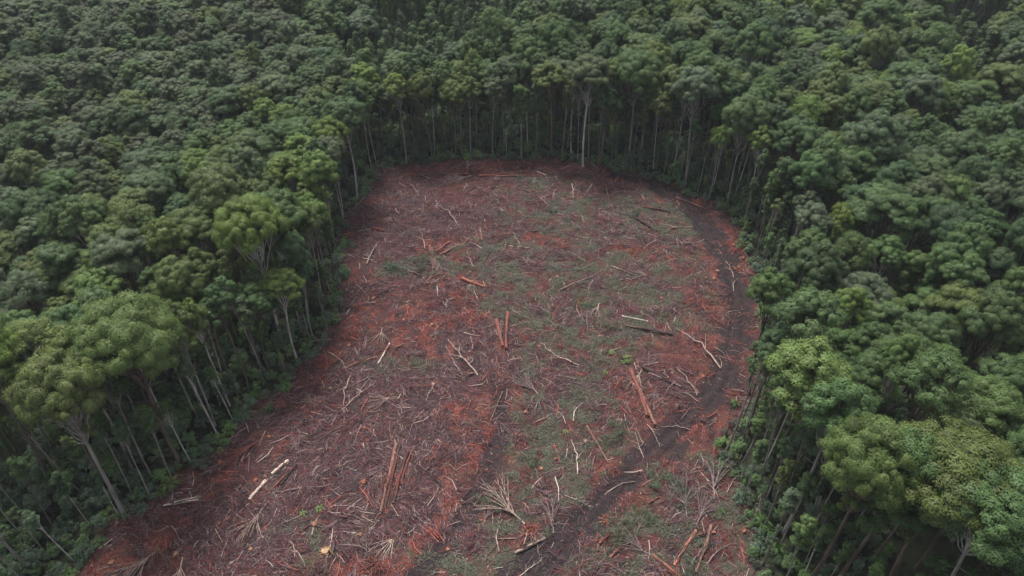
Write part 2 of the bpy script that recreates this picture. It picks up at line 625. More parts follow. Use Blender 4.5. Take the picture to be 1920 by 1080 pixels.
def gum(seed, H, R, Hc, nsub, shape="broad", bend=0.7, dens=420, limbs=False):
    """returns trunk tubes, list of limb tubes, leaves; crown from H-Hc to H"""
    r = np.random.default_rng(seed)
    T, LB, LV = Tubes(), [], Leaves(r)
    z0 = H - Hc
    r0 = 0.0085 * H + (0.12 if shape == 'broad' and R > 5.8 else 0.05) if R > 2.5 else 0.0068 * H
    bx, by = r.normal(0, bend, 2)
    fork = np.array([bx, by, z0 - 0.12 * H * r.uniform(0.3, 1)])
    k = 9
    path = bez((0, 0, -0.6), (r.normal(0, bend * .6), r.normal(0, bend * .6), fork[2] * .5), fork, k)
    rad = np.linspace(r0, r0 * 0.62, k)
    rad[0] *= 1.5
    T.add(path, rad, 8, rough=0.12, r=r)
    subs = []
    for i in range(nsub):
        if shape == "cone":
            f = (i + 0.5) / nsub
            zz = z0 + Hc * f
            rr = R * (1.02 - f) ** 0.8 * 0.72
            a = i * 2.4 + r.uniform(-.5, .5)
            rs = R * (0.60 - 0.28 * f)
            rr *= r.uniform(.5, 1)
        elif shape == "narrow":
            f = i / nsub
            a = i * 2.4 + r.uniform(-.45, .45)
            rr = R * r.uniform(.25, .62) * (0.45 + 0.55 * min(1, 2.2 * f))
            rs = R * r.uniform(0.36, 0.52)
            zz = H - rs * .8 - Hc * f * 0.85
        else:
            f = (i + 0.3) / nsub
            a = i * 2.4 + r.uniform(-.45, .45)
            el = 1 - 1.22 * f + r.normal(0, .06)
            el = max(-.25, min(1, el))
            rs = R * r.uniform(0.24, 0.40)
            rr = math.sqrt(max(0, 1 - el * el)) * (R - rs * .8) * r.uniform(.85, 1.05)
            zz = H - Hc * .58 + el * (Hc * .58 - rs * .75) * r.uniform(.86, 1.06)
        subs.append((np.array([bx + rr * math.cos(a), by + rr * math.sin(a), zz]), rs))
    for n_, (c, rs) in enumerate(subs):
        up = unit(np.array([c[0] - bx, c[1] - by, 0.7 * R]))
        LV.dome(c, rs, up, int(14 + 4 * r.random()), dens)
        if shape == "cone":
            continue
        tb = T
        if limbs and n_ % 2 == 0 and n_ < 12:
            tb = Tubes()
            LB.append(tb)
        s = path[-1] if r.random() < 0.6 else path[-2]
        mid = s * 0.45 + c * 0.55 + np.array([0, 0, -0.10 * np.linalg.norm(c - s)])
        P = bez(s, mid, c, 6)
        P[1:-1] += r.normal(0, 0.12, (4, 3)) * rs
        tb.add(P, np.linspace(r0 * r.uniform(.26, .42), r0 * .08, 6), 5, rough=0.1, r=r)
        for _ in range(4):
            e = c + unit(r.normal(0, 1, 3) + np.array([0, 0, .5])) * rs * 0.9
            tb.add(bez(P[3], (P[4] + e) / 2 + r.normal(0, .2, 3), e, 4), np.linspace(r0 * .11, r0 * .03, 4), 4)
    if shape == "cone":
        T.add(np.array([fork, [bx, by, z0 + Hc * .5], [bx, by, H - Hc * .08]]), [r0 * .62, r0 * .35, r0 * .06], 6)
    else:
        # stragglers below the crown, and a few bare dead limbs
        for _ in range(r.integers(2, 5)):
            q = path[r.integers(5, 9)]
            a = r.uniform(0, 2 * PI)
            e = q + np.array([math.cos(a), math.sin(a), r.uniform(.2, .8)]) * R * r.uniform(.25, .5)
            T.add(bez(q, (q + e) / 2 - np.array([0, 0, .4]), e, 5), np.linspace(r0 * .2, r0 * .05, 5), 4)
            if r.random() < 0.65:
                LV.dome(e, R * r.uniform(.12, .2), (0, 0, 1), 7, dens)
    return T, LB, LV


TONES = {
    "lime": ((0.108, 0.165, 0.040), "bright yellow-green"), "olive": ((0.094, 0.130, 0.040), "olive green"), "mid": ((0.070, 0.118, 0.040), "mid green"),
    "deep": ((0.054, 0.094, 0.038), "deep green"), "grey": ((0.084, 0.118, 0.060), "grey-green"), "dull": ((0.080, 0.100, 0.053), "brownish green")}
BARKS = {"white": ((0.36, 0.34, 0.32), "white trunk"), "pale": ((0.205, 0.19, 0.175), "pale trunk"), "brown": ((0.11, 0.085, 0.07), "brown trunk"), "dark": ((0.055, 0.042, 0.036), "dark trunk")}

# kinds of gum: name -> prototype parts
GUMS = {}


def proto(key, seed, H, R, Hc, nsub, shape="broad", limbs=False, size=0.235, **k):
    T, LB, LV = gum(seed, H, R, Hc, nsub, shape, limbs=limbs, **k)
    GUMS[key] = dict(H=H, R=R, trunk=T.mesh("trunk", M_BARK, False), limbs=[t.mesh("limb", M_BARK, False) for t in LB],
                     crown=LV.mesh("crown", M_LEAF, size), shape=shape, first=None)


proto("broad_a", 11, 30, 6.0, 11, 17)
proto("broad_b", 12, 30, 5.6, 10, 15)
proto("broad_c", 13, 30, 5.3, 12, 16)
proto("broad_d", 14, 30, 6.4, 11, 19)
proto("tall_a", 21, 30, 4.2, 9, 12)
proto("tall_b", 22, 30, 3.9, 14, 12, "narrow")
proto("tall_c", 23, 30, 4.4, 8, 11)
proto("thin_a", 25, 30, 5.2, 10, 13, dens=130)
proto("pole_a", 51, 26, 2.0, 9, 9, "narrow", bend=.5)
proto("pole_b", 52, 24, 1.8, 6, 7, "narrow", bend=.6)
proto("pole_c", 53, 28, 2.3, 6, 8, bend=.6)
proto("cone_a", 31, 22, 3.4, 15, 17, "cone", bend=.4)
proto("cone_b", 32, 22, 3.1, 15, 16, "cone", bend=.4)
proto("hero_a", 41, 30, 7.6, 11, 24, limbs=True, size=0.205, dens=560)
proto("hero_b", 42, 30, 6.2, 9, 19, limbs=True, size=0.205, dens=560)
proto("hero_c", 43, 30, 5.6, 9.5, 18, limbs=True, size=0.205, dens=560)


def put_gum(key, x, y, rz, s, tone, bark, lean=(0, 0), sxy=1.0):
    P = GUMS[key]
    e = bpy.data.objects.new("young_gum" if key.startswith("pole") else "gum_tree", None)
    COL.objects.link(e)
    e.empty_display_size = 1
    e.location = (x, y, h1(x, y))
    e.rotation_euler = (lean[0], lean[1], rz)
    e.scale = (s * sxy, s * sxy, s)
    t = link("trunk", P["trunk"], e)
    t["tone"] = BARKS[bark][0]
    c = link("crown", P["crown"], e)
    j = rng.uniform(0.85, 1.15)
    tt = TONES[tone][0]
    c["tone"] = [tt[0] * j * rng.uniform(.92, 1.08), tt[1] * j, tt[2] * j * rng.uniform(.85, 1.15)]
    for m in P["limbs"]:
        l = link("limb", m, t)
        l["tone"] = BARKS[bark][0]
    if P["first"] is None:
        P["first"] = (t, c, e)
    return e


# gums that can be told apart in the photo: base pixel, crown-top pixel row, kind, tone, bark, label
HERO = [
    (335, 862, 522, "hero_a", "olive", "brown", .88, "huge spreading olive gum with dark forked trunk at the lower left edge"),
    (236, 972, 662, "hero_b", "olive", "pale", .78, "leaning gum with bare pale trunk and thin crown at the lower left edge"),
    (62, 1078, 850, "tall_a", "deep", "pale", .8, "slim pale gum in the bottom left corner of the photo"),
    (246, 880, 640, "tall_c", "olive", "pale", .9, "slim pale gum between the huge olive gum and the leaning one"),
    (98, 905, 620, "broad_b", "lime", "brown", .9, "yellow-green gum crown behind the leaning bare-trunked gum"),
    (527, 642, 352, "hero_b", "lime", "white", .85, "bright yellow-green gum with white curved trunk, standing forward on the left edge"),
    (560, 600, 365, "hero_c", "mid", "brown", .9, "darker gum close beside the bright yellow-green white-trunked gum"),
    (587, 632, 432, "tall_b", "deep", "pale", .8, "slender pale-trunked gum at the left edge before the white-trunked gum"),
    (424, 604, 400, "hero_c", "olive", "pale", 1.05, "olive gum with twin-looking pale trunk above the dark hollow, left edge"),
    (455, 575, 330, "broad_c", "olive", "brown", 1.0, "brown-trunked olive gum behind the dark hollow on the left edge"),
    (669, 372, 185, "hero_c", "mid", "white", .95, "white-trunked gum at the far left corner of the clearing"),
    (640, 395, 225, "hero_b", "lime", "brown", .9, "bright gum just in front of the far left corner's white-trunked gum"),
    (706, 306, 150, "broad_b", "mid", "pale", .9, "first gum of the back edge, beside the far left corner"),
    (762, 307, 140, "tall_a", "lime", "pale", .95, "yellow-green gum with a pale trunk near the back edge's left end"),
    (810, 299, 132, "broad_c", "olive", "brown", .8, "olive gum between the yellow-green gum and the one with bare white limbs"),
    (855, 296, 152, "hero_b", "olive", "brown", .85, "gum with bare whitish limbs under its crown, left half of the back edge"),
    (883, 292, 145, "tall_c", "olive", "pale", .9, "slim gum right beside the white-limbed gum on the back edge"),
    (924, 288, 140, "tall_a", "grey", "pale", .9, "grey-green slim gum left of the middle of the back edge"),
    (947, 278, 112, "broad_a", "grey", "pale", .8, "tall grey-green gum rising above the middle of the back edge"),
    (977, 296, 160, "tall_b", "mid", "pale", .9, "low-crowned pale gum at the middle of the back edge"),
    (1004, 288, 150, "tall_b", "grey", "pale", .8, "thin drooping grey-green gum right of the middle, back edge"),
    (1032, 292, 116, "tall_c", "olive", "brown", 1.1, "olive-topped gum left of the brightest white trunk, back edge"),
    (1093, 313, 108, "hero_c", "grey", "white", .95, "grey-green gum with the tallest bright white trunk on the back edge"),
    (1122, 315, 150, "tall_a", "deep", "brown", .9, "dark gum with two thin trunks just right of the bright white trunk"),
    (1178, 298, 98, "hero_a", "mid", "pale", .9, "broad rounded gum standing highest on the right half of the back edge"),
    (1203, 304, 145, "tall_a", "mid", "pale", .95, "pale leaning gum right of the broad highest gum, back edge"),
    (1230, 308, 118, "broad_c", "olive", "brown", .85, "olive flat-topped gum near the right end of the back edge"),
    (1263, 329, 142, "tall_c", "mid", "pale", .95, "first of the close-set slim pale trunks at the far right corner"),
    (1285, 348, 130, "broad_b", "grey", "pale", .95, "grey-green broad gum over slim pale trunks at the far right corner"),
    (1310, 332, 120, "tall_c", "mid", "brown", 1.0, "mid green gum behind the far right corner's slim trunks"),
    (1364, 382, 178, "broad_d", "mid", "pale", .85, "broad gum on a long pale trunk past the far right corner"),
    (1388, 352, 165, "tall_a", "mid", "brown", 1.0, "brown-trunked gum behind the broad gum past the far right corner"),
    (1447, 420, 225, "hero_c", "mid", "brown", 1.0, "mid green gum over a clump of brown trunks, upper right edge"),
    (1428, 470, 300, "tall_b", "deep", "brown", .9, "deep green narrow gum at the clearing's upper right edge"),
    (1468, 500, 290, "broad_b", "mid", "dark", .85, "dome-shaped gum behind the narrow one, upper right edge"),
    (1520, 560, 385, "broad_c", "lime", "pale", .8, "lime-tinted gum near the bare-limbed low gum, right edge"),
    (1500, 590, 455, "hero_c", "grey", "pale", .75, "low grey-green gum with bare pale limbs in a dip, right edge"),
    (1404, 738, 508, "tall_a", "mid", "dark", .9, "green gum on a thin dark trunk standing nearest the track, right edge"),
    (1440, 932, 592, "tall_a", "lime", "dark", 1.15, "bright lime gum on a thick dark trunk above the lower right slash"),
    (1440, 850, 540, "tall_a", "mid", "dark", 1.0, "mid green gum between the thin dark trunk and the thick dark trunk"),
    (1522, 1084, 688, "hero_b", "olive", "brown", .80, "massive olive gum towering over bare brown trunks, lower right"),
    (1470, 1000, 650, "tall_c", "mid", "pale", .9, "slim mid green gum between the lime gum and the massive olive gum"),
    (1555, 1110, 740, "tall_b", "mid", "brown", .95, "narrow brown-trunked gum under the massive olive gum's right side"),
    (1655, 1125, 850, "hero_b", "olive", "brown", 1.1, "rounded olive gum in the lower right corner beside a pale trunk"),
    (1715, 1180, 880, "hero_c", "mid", "white", 1.0, "gum with a smooth white lower trunk in the bottom right corner"),
    (1625, 960, 640, "tall_a", "mid", "brown", .95, "slim gum just behind the massive olive gum, lower right"),
]
placed = []          # x, y, R
gums = []            # dicts
for b in HERO:
    px, py, ty, key, tone, bark, sxy, label = b
    x, y = gp(px, py)
    x, y = gp(px, py, h1(x, y))
    H = float(np.clip(top_height(x, y, ty) - h1(x, y), 17, 40))
    P = GUMS[key]
    s = H / P["H"]
    R = P["R"] * s * sxy
    placed.append((x, y, R))
    gums.append(dict(x=x, y=y, key=key, s=s, sxy=sxy, R=R, H=H, tone=tone, bark=bark, label=label, rz=rng.uniform(0, 6.28), hero=True))


# stretches of the rim where no crown closes over the trunks and undergrowth (bounds of the canopy, 26 m up)
BARE_CANOPY = [[(1405, 800), (1480, 760), (1560, 830), (1700, 900), (1740, 1400), (1300, 1400)], [(-400, 820), (60, 780), (200, 720), (330, 640), (400, 570), (520, 560), (640, 500), (640, 900), (300, 1400), (-400, 1400)]]


def fill_forest():
    N = 60000
    X = rng.uniform(-420, 420, N)
    Y = rng.uniform(18, 620, N)
    px, py = to_px(X, Y, 26)
    ok = (px > -330) & (px < 2250) & (py > -120) & (py < 1500)
    d = rim_d(X, Y)
    ok &= d > 1.8 + 2.5 * smooth(1350, 1420, px)
    for L, w in GAPS:
        ok &= seg_dist(X, Y, L) > w
    ok &= seg_dist(X, Y, GULLY) > 4.2
    for poly in BARE_CANOPY:
        ok &= ~inside(px, py, poly)
    X, Y, d, px, py = X[ok], Y[ok], d[ok], px[ok], py[ok]
    cone = smooth(0.4, 0.6, blob(px, py, [(800, 40, 230, 75, -12), (1000, -60, 300, 70), (650, -70, 200, 60), (1820, 60, 70, 120)]))
    small = blob(px, py, [(150, 130, 560, 260, -14), (-150, 450, 300, 260)])
    right = smooth(1300, 1600, px)
    
    cell = {}
    PX, PY, PR = [p[0] for p in placed], [p[1] for p in placed], [p[2] for p in placed]
    for i, (a, b, c) in enumerate(placed):
        cell.setdefault((int(a // 10), int(b // 10)), []).append(i)
    out = []
    for i in range(len(X)):
        k = "cone" if rng.random() < cone[i] else "gum"
        R = rng.uniform(2.3, 3.3) if k == "cone" else float(np.clip(rng.lognormal(math.log((4.9 - 1.0 * small[i] + .5 * right[i]) * (.76 if d[i] < 11 else 1)), 0.22), 2.6, 8.0))
        cx, cy_ = int(X[i] // 10), int(Y[i] // 10)
        good = True
        for a in (-2, -1, 0, 1, 2):
            for b in (-2, -1, 0, 1, 2):
                for j in cell.get((cx + a, cy_ + b), ()):
                    if (X[i] - PX[j]) ** 2 + (Y[i] - PY[j]) ** 2 < (0.54 * (R + PR[j])) ** 2:
                        good = False
                        break
                if not good:
                    break
            if not good:
                break
        if not good:
            continue
        cell.setdefault((cx, cy_), []).append(len(PX))
        PX.append(X[i])
        PY.append(Y[i])
        PR.append(R)
        H = rng.normal(21, 2) if k == "cone" else rng.normal(29 - 8 * small[i], 3.0)
        H += (R - 4.5) * 0.8
        key = ("cone_a", "cone_b")[rng.integers(2)] if k == "cone" else ((("tall_a", "tall_c", "tall_c")[rng.integers(3)] if d[i] < 14 else ("tall_a", "tall_b", "tall_c")[rng.integers(3)]) if R < 4.6 else ("broad_a", "broad_b", "broad_c", "broad_d")[rng.integers(4)])
        if k == "gum" and rng.random() < .09:
            key = "thin_a"
        P = GUMS[key]
        s = H / P["H"]
        left_rim = smooth(900, 300, px[i]) * (1 - smooth(12, 60, d[i]))
        u = rng.random()
        patch = fbm(np.array([X[i]]), np.array([Y[i]]), 45, 61)[0]
        if k == "cone":
            tone = "deep" if u < .25 else "mid" if u < .7 else "grey"
        elif small[i] > .5 and left_rim < .3:
            tone = "grey" if u < .34 else "mid" if u < .52 else "dull" if u < .72 else "deep" if u < .9 else "olive"
        elif rng.random() < left_rim * 0.92:  # sunlit tops near the left rim put into leaf colour: more olive, lime
            tone = "olive" if u < .5 else "lime" if u < .78 else "mid"
        else:
            w = u + (patch - 0.5) * 0.6
            tone = "deep" if w < .30 else "mid" if w < .72 else "grey" if w < .84 else "olive" if w < 1.0 else "lime"
        bark = ("pale", "brown", "dark", "white")[rng.choice(4, p=[.38, .36, .18, .08])]
        out.append(dict(x=X[i], y=Y[i], key=key, s=s, sxy=R / (P["R"] * s), R=R, H=H, tone=tone, bark=bark, label=None, rz=rng.uniform(0, 6.28), hero=False, d=float(d[i])))
    return out


fill = fill_forest()
print("gums:", len(gums), "+", len(fill))
# the largest in view are trees of their own, the rest one wood
for g in gums + fill:
    zt = g["H"] - 4
    px, py = to_px(g["x"], g["y"], zt)
    dist = math.dist((g["x"], g["y"], zt), (0, 0, CAM_H))
    rp = FPX * g["R"] / dist
    g["px"], g["py"] = float(px), float(py)
    vis = 1.0 if (-0.3 * rp < px < 1920 + 0.3 * rp and -0.3 * rp < py < 1080 + 0.3 * rp) else 0.0
    if "d" not in g:
        g["d"] = float(rim_d(np.array([g["x"]]), np.array([g["y"]]))[0])
    g["score"] = vis * rp * (1.35 if g["d"] < 9 else 1.0) + (1e6 if g["hero"] else 0)
order = sorted(gums + fill, key=lambda g: -g["score"])
single, wood = order[:290], order[290:]
ORD = ["first", "second", "third", "fourth", "fifth", "sixth", "seventh", "eighth", "ninth", "tenth", "eleventh", "twelfth", "thirteenth", "fourteenth", "fifteenth", "sixteenth",
       "seventeenth", "eighteenth", "nineteenth", "twentieth"]


def side_of(g):
    if g["px"] < 690 and g["py"] > 170:
        return "left"
    if g["px"] > 1330 and g["py"] > 130:
        return "right"
    return "back"


def row_of(d):
    return "front row" if d < 8 else "second row" if d < 17 else "third row" if d < 28 else "deeper forest"


def ordinal_labels(items, key, text, sort, tail):
    """labels of things alike in every worded feature say their order"""
    cls = {}
    for g in items:
        cls.setdefault(key(g), []).append(g)
    for k, L in cls.items():
        L.sort(key=sort)
        for i, g in enumerate(L):
            g["label"] = text(g) + ("" if len(L) == 1 else ", " + ORD[min(i, 19)] + " " + tail(g))


KINDW = {"thin": "open gum", "pole": "young gum", "broad": "broad gum", "tall": "slim gum", "cone": "pointed gum", "hero": "broad gum"}
kw = lambda g: KINDW[g["key"].split("_")[0]]
auto = [g for g in single if not g["hero"]]
ordinal_labels(auto, lambda g: (kw(g), g["tone"], row_of(g["d"]), side_of(g), g["H"] > 30),
               lambda g: f"{'tall' if g['H'] > 30 else 'lower'} {TONES[g['tone']][1]} {kw(g)}, {row_of(g['d'])}, {side_of(g)} of the clearing",
               lambda g: -g["py"], lambda g: "up from photo bottom")
for g in single:
    e = put_gum(g["key"], g["x"], g["y"], g["rz"], g["s"], g["tone"], g["bark"], (rng.normal(0, .02), rng.normal(0, .02)), g["sxy"])
    tag(e, g["label"], "gum tree", "tall gums around the clearing")


def scatter_object(name, sources, items, label, cat_kind="stuff"):
    """one object that carries many plants: its points hold kind, turn, size and tone.  sources: list of lists of real plant parts"""
    n = len(items)
    me = bpy.data.meshes.new(name)
    me.vertices.add(n)
    me.vertices.foreach_set("co", np.array([i["co"] for i in items], np.float32).ravel())
    for an, tp, fld, key in (("turn", 'FLOAT_VECTOR', "vector", "turn"), ("size", 'FLOAT_VECTOR', "vector", "size"), ("tone", 'FLOAT_VECTOR', "vector", "tone"), ("which", 'INT', "value", "which")):
        a = me.attributes.new(an, tp, 'POINT')
        a.data.foreach_set(fld, np.array([i[key] for i in items], np.int32 if tp == 'INT' else np.float32).ravel())
    o = link(name, me)
    ng = bpy.data.node_groups.new(name + " planting", 'GeometryNodeTree')
    ng.interface.new_socket("Geometry", in_out='INPUT', socket_type='NodeSocketGeometry')
    ng.interface.new_socket("Geometry", in_out='OUTPUT', socket_type='NodeSocketGeometry')
    gi, go = ng.nodes.new("NodeGroupInput"), ng.nodes.new("NodeGroupOutput")
    jn = ng.nodes.new("GeometryNodeJoinGeometry")
    def attr(nm, tp):
        a = ng.nodes.new("GeometryNodeInputNamedAttribute")
        a.data_type = tp
        a.inputs["Name"].default_value = nm
        return a.outputs["Attribute"]
    turn, size, which = attr("turn", 'FLOAT_VECTOR'), attr("size", 'FLOAT_VECTOR'), attr("which", 'INT')
    e2r = ng.nodes.new("FunctionNodeEulerToRotation")
    ng.links.new(turn, e2r.inputs[0])
    for k, src in enumerate(sources):
        j2 = ng.nodes.new("GeometryNodeJoinGeometry")
        for s in src:
            oi = ng.nodes.new("GeometryNodeObjectInfo")
            oi.transform_space = 'ORIGINAL'
            oi.inputs["Object"].default_value = s
            ng.links.new(oi.outputs["Geometry"], j2.inputs[0])
        cmp_ = ng.nodes.new("FunctionNodeCompare")
        cmp_.data_type = 'INT'
        cmp_.operation = 'EQUAL'
        ng.links.new(which, cmp_.inputs[2])
        cmp_.inputs[3].default_value = k
        ip = ng.nodes.new("GeometryNodeInstanceOnPoints")
        ng.links.new(gi.outputs[0], ip.inputs["Points"])
        ng.links.new(cmp_.outputs[0], ip.inputs["Selection"])
        ng.links.new(j2.outputs[0], ip.inputs["Instance"])
        ng.links.new(e2r.outputs[0], ip.inputs["Rotation"])
        ng.links.new(size, ip.inputs["Scale"])
        ng.links.new(ip.outputs[0], jn.inputs[0])
    ng.links.new(jn.outputs[0], go.inputs[0])
    md = o.modifiers.new("planting", 'NODES')
    md.node_group = ng
    return tag(o, label, kind=cat_kind)


# thin young gums crowd the rim between the big ones
def rim_poles():
    N = 26000
    X, Y = rng.uniform(-130, 130, N), rng.uniform(30, 245, N)
    d = rim_d(X, Y)
    px, py = to_px(X, Y, 8)
    ok = (d > .8) & (d < 15) & (px > -60) & (px < 1980) & (py < 1160)
    X, Y, d, px, py = X[ok], Y[ok], d[ok], px[ok], py[ok]
    out = []
    for i in range(len(X)):
        if any((X[i] - g["x"]) ** 2 + (Y[i] - g["y"]) ** 2 < (4.1 if px[i] < 1350 else 3.5) ** 2 for g in out):
            continue
        if any((X[i] - g["x"]) ** 2 + (Y[i] - g["y"]) ** 2 < 1.2 ** 2 for g in single):
            continue
        key = ("pole_a", "pole_b", "pole_c")[rng.integers(3)]
        u = rng.random()
        out.append(dict(x=X[i], y=Y[i], px=float(px[i]), py=float(py[i]), d=float(d[i]), key=key, s=rng.uniform(.5, 1.05), tone="deep" if u < .4 else "mid" if u < .75 else "grey" if u < .9 else "olive",
                        bark=("pale", "brown", "dark", "white")[rng.choice(4, p=[.48, .28, .10, .14])], rz=rng.uniform(0, 6.28)))
    return out


poles = rim_poles()
print("poles:", len(poles))
poles = sorted(poles, key=lambda g: g["d"] + rng.random() * 6)[:230]
BARKW = {"white": "white", "pale": "pale", "brown": "brown", "dark": "dark"}
ordinal_labels(poles, lambda g: (g["bark"], g["tone"], row_of(g["d"]), side_of(g), g["s"] > .85),
               lambda g: f"{'tall' if g['s'] > .85 else 'short'} {BARKW[g['bark']]}-stemmed {TONES[g['tone']][1]} sapling gum, {row_of(g['d'])}, {side_of(g)} edge",
               lambda g: -g["py"], lambda g: "counting upward")
for g in poles:
    e = put_gum(g["key"], g["x"], g["y"], g["rz"], g["s"], g["tone"], g["bark"], (rng.normal(0, .035), rng.normal(0, .035)), 1.0)
    tag(e, g["label"], "young tree", "thin young gums crowding the clearing's edge")

KEYS = [k for k in GUMS if GUMS[k]["first"] is not None]
FALL = {"cone_a": None, "cone_b": None}
for k in list(GUMS):
    if GUMS[k]["first"] is None:       # a kind no nearby tree shows: its first wood tree becomes a tree of its own
        for g in wood:
            if g["key"] == k:
                e = put_gum(k, g["x"], g["y"], g["rz"], g["s"], g["tone"], g["bark"], (0, 0), g["sxy"])
                tag(e, f"{TONES[g['tone']][1]} {kw(g)} standing {'left' if g['px'] < 900 else 'right'} of centre, far behind the clearing's back edge", "gum tree", "tall gums around the clearing")
                wood.remove(g)
                KEYS.append(k)
                break
items = []
for g in wood:
    if g["key"] not in KEYS:
        continue
    t = np.array(TONES[g["tone"]][0]) * rng.uniform(.85, 1.15)
    items.append(dict(co=(g["x"], g["y"], h1(g["x"], g["y"])), turn=(0, 0, g["rz"]), size=(g["s"] * g["sxy"], g["s"] * g["sxy"], g["s"]), tone=t, which=KEYS.index(g["key"])))
scatter_object("forest", [list(GUMS[k]["first"][:2]) for k in KEYS], items, "mass of gum crowns stretching away behind the nearer trees")


# ------------------------------------------------------------------ plants under and before the gums
def stem_plant(seed, H, R, nsub, stems, low=0.25, dens=170, size=0.26, flat=0.9):
    r = np.random.default_rng(seed)
    T, LV = Tubes(), Leaves(r)
    for i in range(nsub):
        f = (i + .5) / nsub
        a = i * 2.4 + r.uniform(-.5, .5)
        rr = R * math.sqrt(r.uniform(0.02, 1)) * .75
        z = H * (low + (1 - low) * f) * (1 - 0.25 * (rr / R) ** 2) - R * .25
        c = np.array([rr * math.cos(a), rr * math.sin(a), max(z, R * .2)])
        rs = R * r.uniform(.28, .5)
        for d in sphere_dirs(8, r, -.4):
            LV.billow(c + d * rs * np.array([1, 1, flat]) * r.uniform(.5, 1), rs * r.uniform(.35, .6), unit(c * np.array([1, 1, .3]) + np.array([0, 0, R])), dens, .8, -.7)
        if i % max(1, nsub // max(stems, 1)) == 0:
            T.add(bez((r.normal(0, .06 * R), r.normal(0, .06 * R), -.3), (c[0] * .2, c[1] * .2, c[2] * .6), c + np.array([0, 0, rs * .4]), 7), np.linspace(.02 + .011 * H, .015, 7), 5, rough=.1, r=r)
    return T, LV


def fern(seed, R, n, H):
    """arching fronds from one crown: each a feathered, drooping blade"""
    r = np.random.default_rng(seed)
    V, Nn, F, T = [], [], [], Tubes()
    k = 0
    for i in range(n):
        a = i * 2.4 + r.uniform(-.3, .3)
        rise = r.uniform(.25, 1.0)
        L = R * r.uniform(.75, 1.1)
        d = np.array([math.cos(a), math.sin(a), 0])
        P = bez((0, 0, H), d * L * .5 + np.array([0, 0, H + L * rise]), d * L + np.array([0, 0, H + L * (rise * .9 - .55)]), 8)
        side = np.array([-math.sin(a), math.cos(a), 0])
        for j in range(7):
            w = R * .15 * math.sin(PI * (j + .8) / 8.2)
            for sg in (-1, 1):
                m = (P[j] + P[j + 1]) / 2
                tip = m + sg * side * w + (P[j + 1] - P[j]) * .9 - np.array([0, 0, w * .35])
                V += [P[j], P[j + 1], tip]
                up = unit(np.cross(P[j + 1] - P[j], side) * -1 + np.array([0, 0, .4]))
                up = up if up[2] > 0 else -up
                Nn += [up] * 3
                F.append((k, k + 1, k + 2) if sg > 0 else (k + 1, k, k + 2))
                k += 3
    T.add([(0, 0, -.3), (0, 0, H * .5), (0, 0, H)], [.16, .14, .12], 7)
    return V, Nn, F, T


BUSH_T = {"blue": ((0.080, 0.122, 0.078), "blue-green"), "dark": ((0.060, 0.098, 0.050), "dark green"), "leaf": ((0.090, 0.148, 0.058), "leafy green"),
          "fresh": ((0.11, 0.19, 0.055), "fresh green"), "ash": ((0.066, 0.078, 0.054), "ash-green")}
PL = {}


def plant_proto(key, name, stuff, mats, names):
    PL[key] = dict(name=name, parts=[], names=names, first=None)
    for (me, m) in stuff:
        PL[key]["parts"].append(me)


for i in range(4):
    H, R = ((7.5, 2.1), (9.0, 2.3), (6.0, 2.4), (10.5, 1.9))[i]
    T, LV = stem_plant(100 + i, H, R, 13, 3, low=(.3, .4, .25, .45)[i], dens=150)
    plant_proto(f"under_{i}", "understorey_tree", [(T.mesh("trunk", M_BARK, False), 0), (LV.mesh("crown", M_BUSH, .27), 0)], None, ("trunk", "crown"))
for i in range(3):
    T, LV = stem_plant(120 + i, (2.4, 1.7, 3.0)[i], (1.6, 1.5, 1.5)[i], 8, 4, low=.1, dens=190)
    plant_proto(f"bush_{i}", "bush", [(T.mesh("stem", M_BARK, False), 0), (LV.mesh("foliage", M_BUSH, .22), 0)], None, ("stem", "foliage"))
for i in range(2):
    V, Nn, F, T = fern(140 + i, (1.9, 1.6)[i], (26, 22)[i], (.9, .5)[i])
    fm = build_mesh("fronds", np.array(V), [np.array(F)], M_FROND, normals=np.array(Nn), tint=rng.random(len(V)) * .4 + .3)
    plant_proto(f"fern_{i}", "tree_fern", [(T.mesh("trunk", M_BARK, False), 0), (fm, 0)], None, ("trunk", "fronds"))


def put_plant(key, x, y, s, rz, tone, bark="brown", lean=0.0):
    P = PL[key]
    e = bpy.data.objects.new(P["name"], None)
    COL.objects.link(e)
    e.empty_display_size = .5
    e.location = (x, y, h1(x, y))
    e.rotation_euler = (rng.normal(0, lean), rng.normal(0, lean), rz)
    e.scale = (s, s, s)
    a = link(P["names"][0], P["parts"][0], e)
    a["tone"] = BARKS[bark][0]
    b = link(P["names"][1], P["parts"][1], e)
    t = np.array(tone) * rng.uniform(.85, 1.15)
    b["tone"] = [float(q) for q in t]
    if P["first"] is None:
        P["first"] = (a, b)
    return e


LAND = [(940, 628, "the paired red logs"), (735, 900, "the long dark log bundle"), (1205, 740, "the split red log"), (828, 478, "the red log heap"), (505, 905, "the two white logs"),
        (990, 992, "the orange splinter heap"), (1300, 790, "the track bend"), (960, 318, "the far end"), (1360, 480, "the upper track"),
        (345, 940, "the pale cut poles"), (655, 450, "the upper left edge"), (1380, 960, "the lower right scrub"), (690, 1075, "the bottom splinter heap"), (1190, 475, "the red splinter heap"),
        (560, 700, "the left edge bulge"), (1185, 600, "the straight pale pole"), (865, 675, "the forked grey limb"), (700, 665, "the short white pole"), (1170, 1000, "the leafy green tops")]


def where(px, py):
    best = None
    for x, y, n in LAND:
        dx, dy = px - x, (py - y) * 1.35
        d = math.hypot(dx, dy)
        if best is None or d < best[0]:
            best = (d, dx, dy, n)
    d, dx, dy, n = best
    if d < 14:
        w = "touching"
    elif abs(dx) > abs(dy):
        w = "right of" if dx > 0 else "left of"
    else:
        w = "in front of" if dy > 0 else "behind"
    return w, n, d


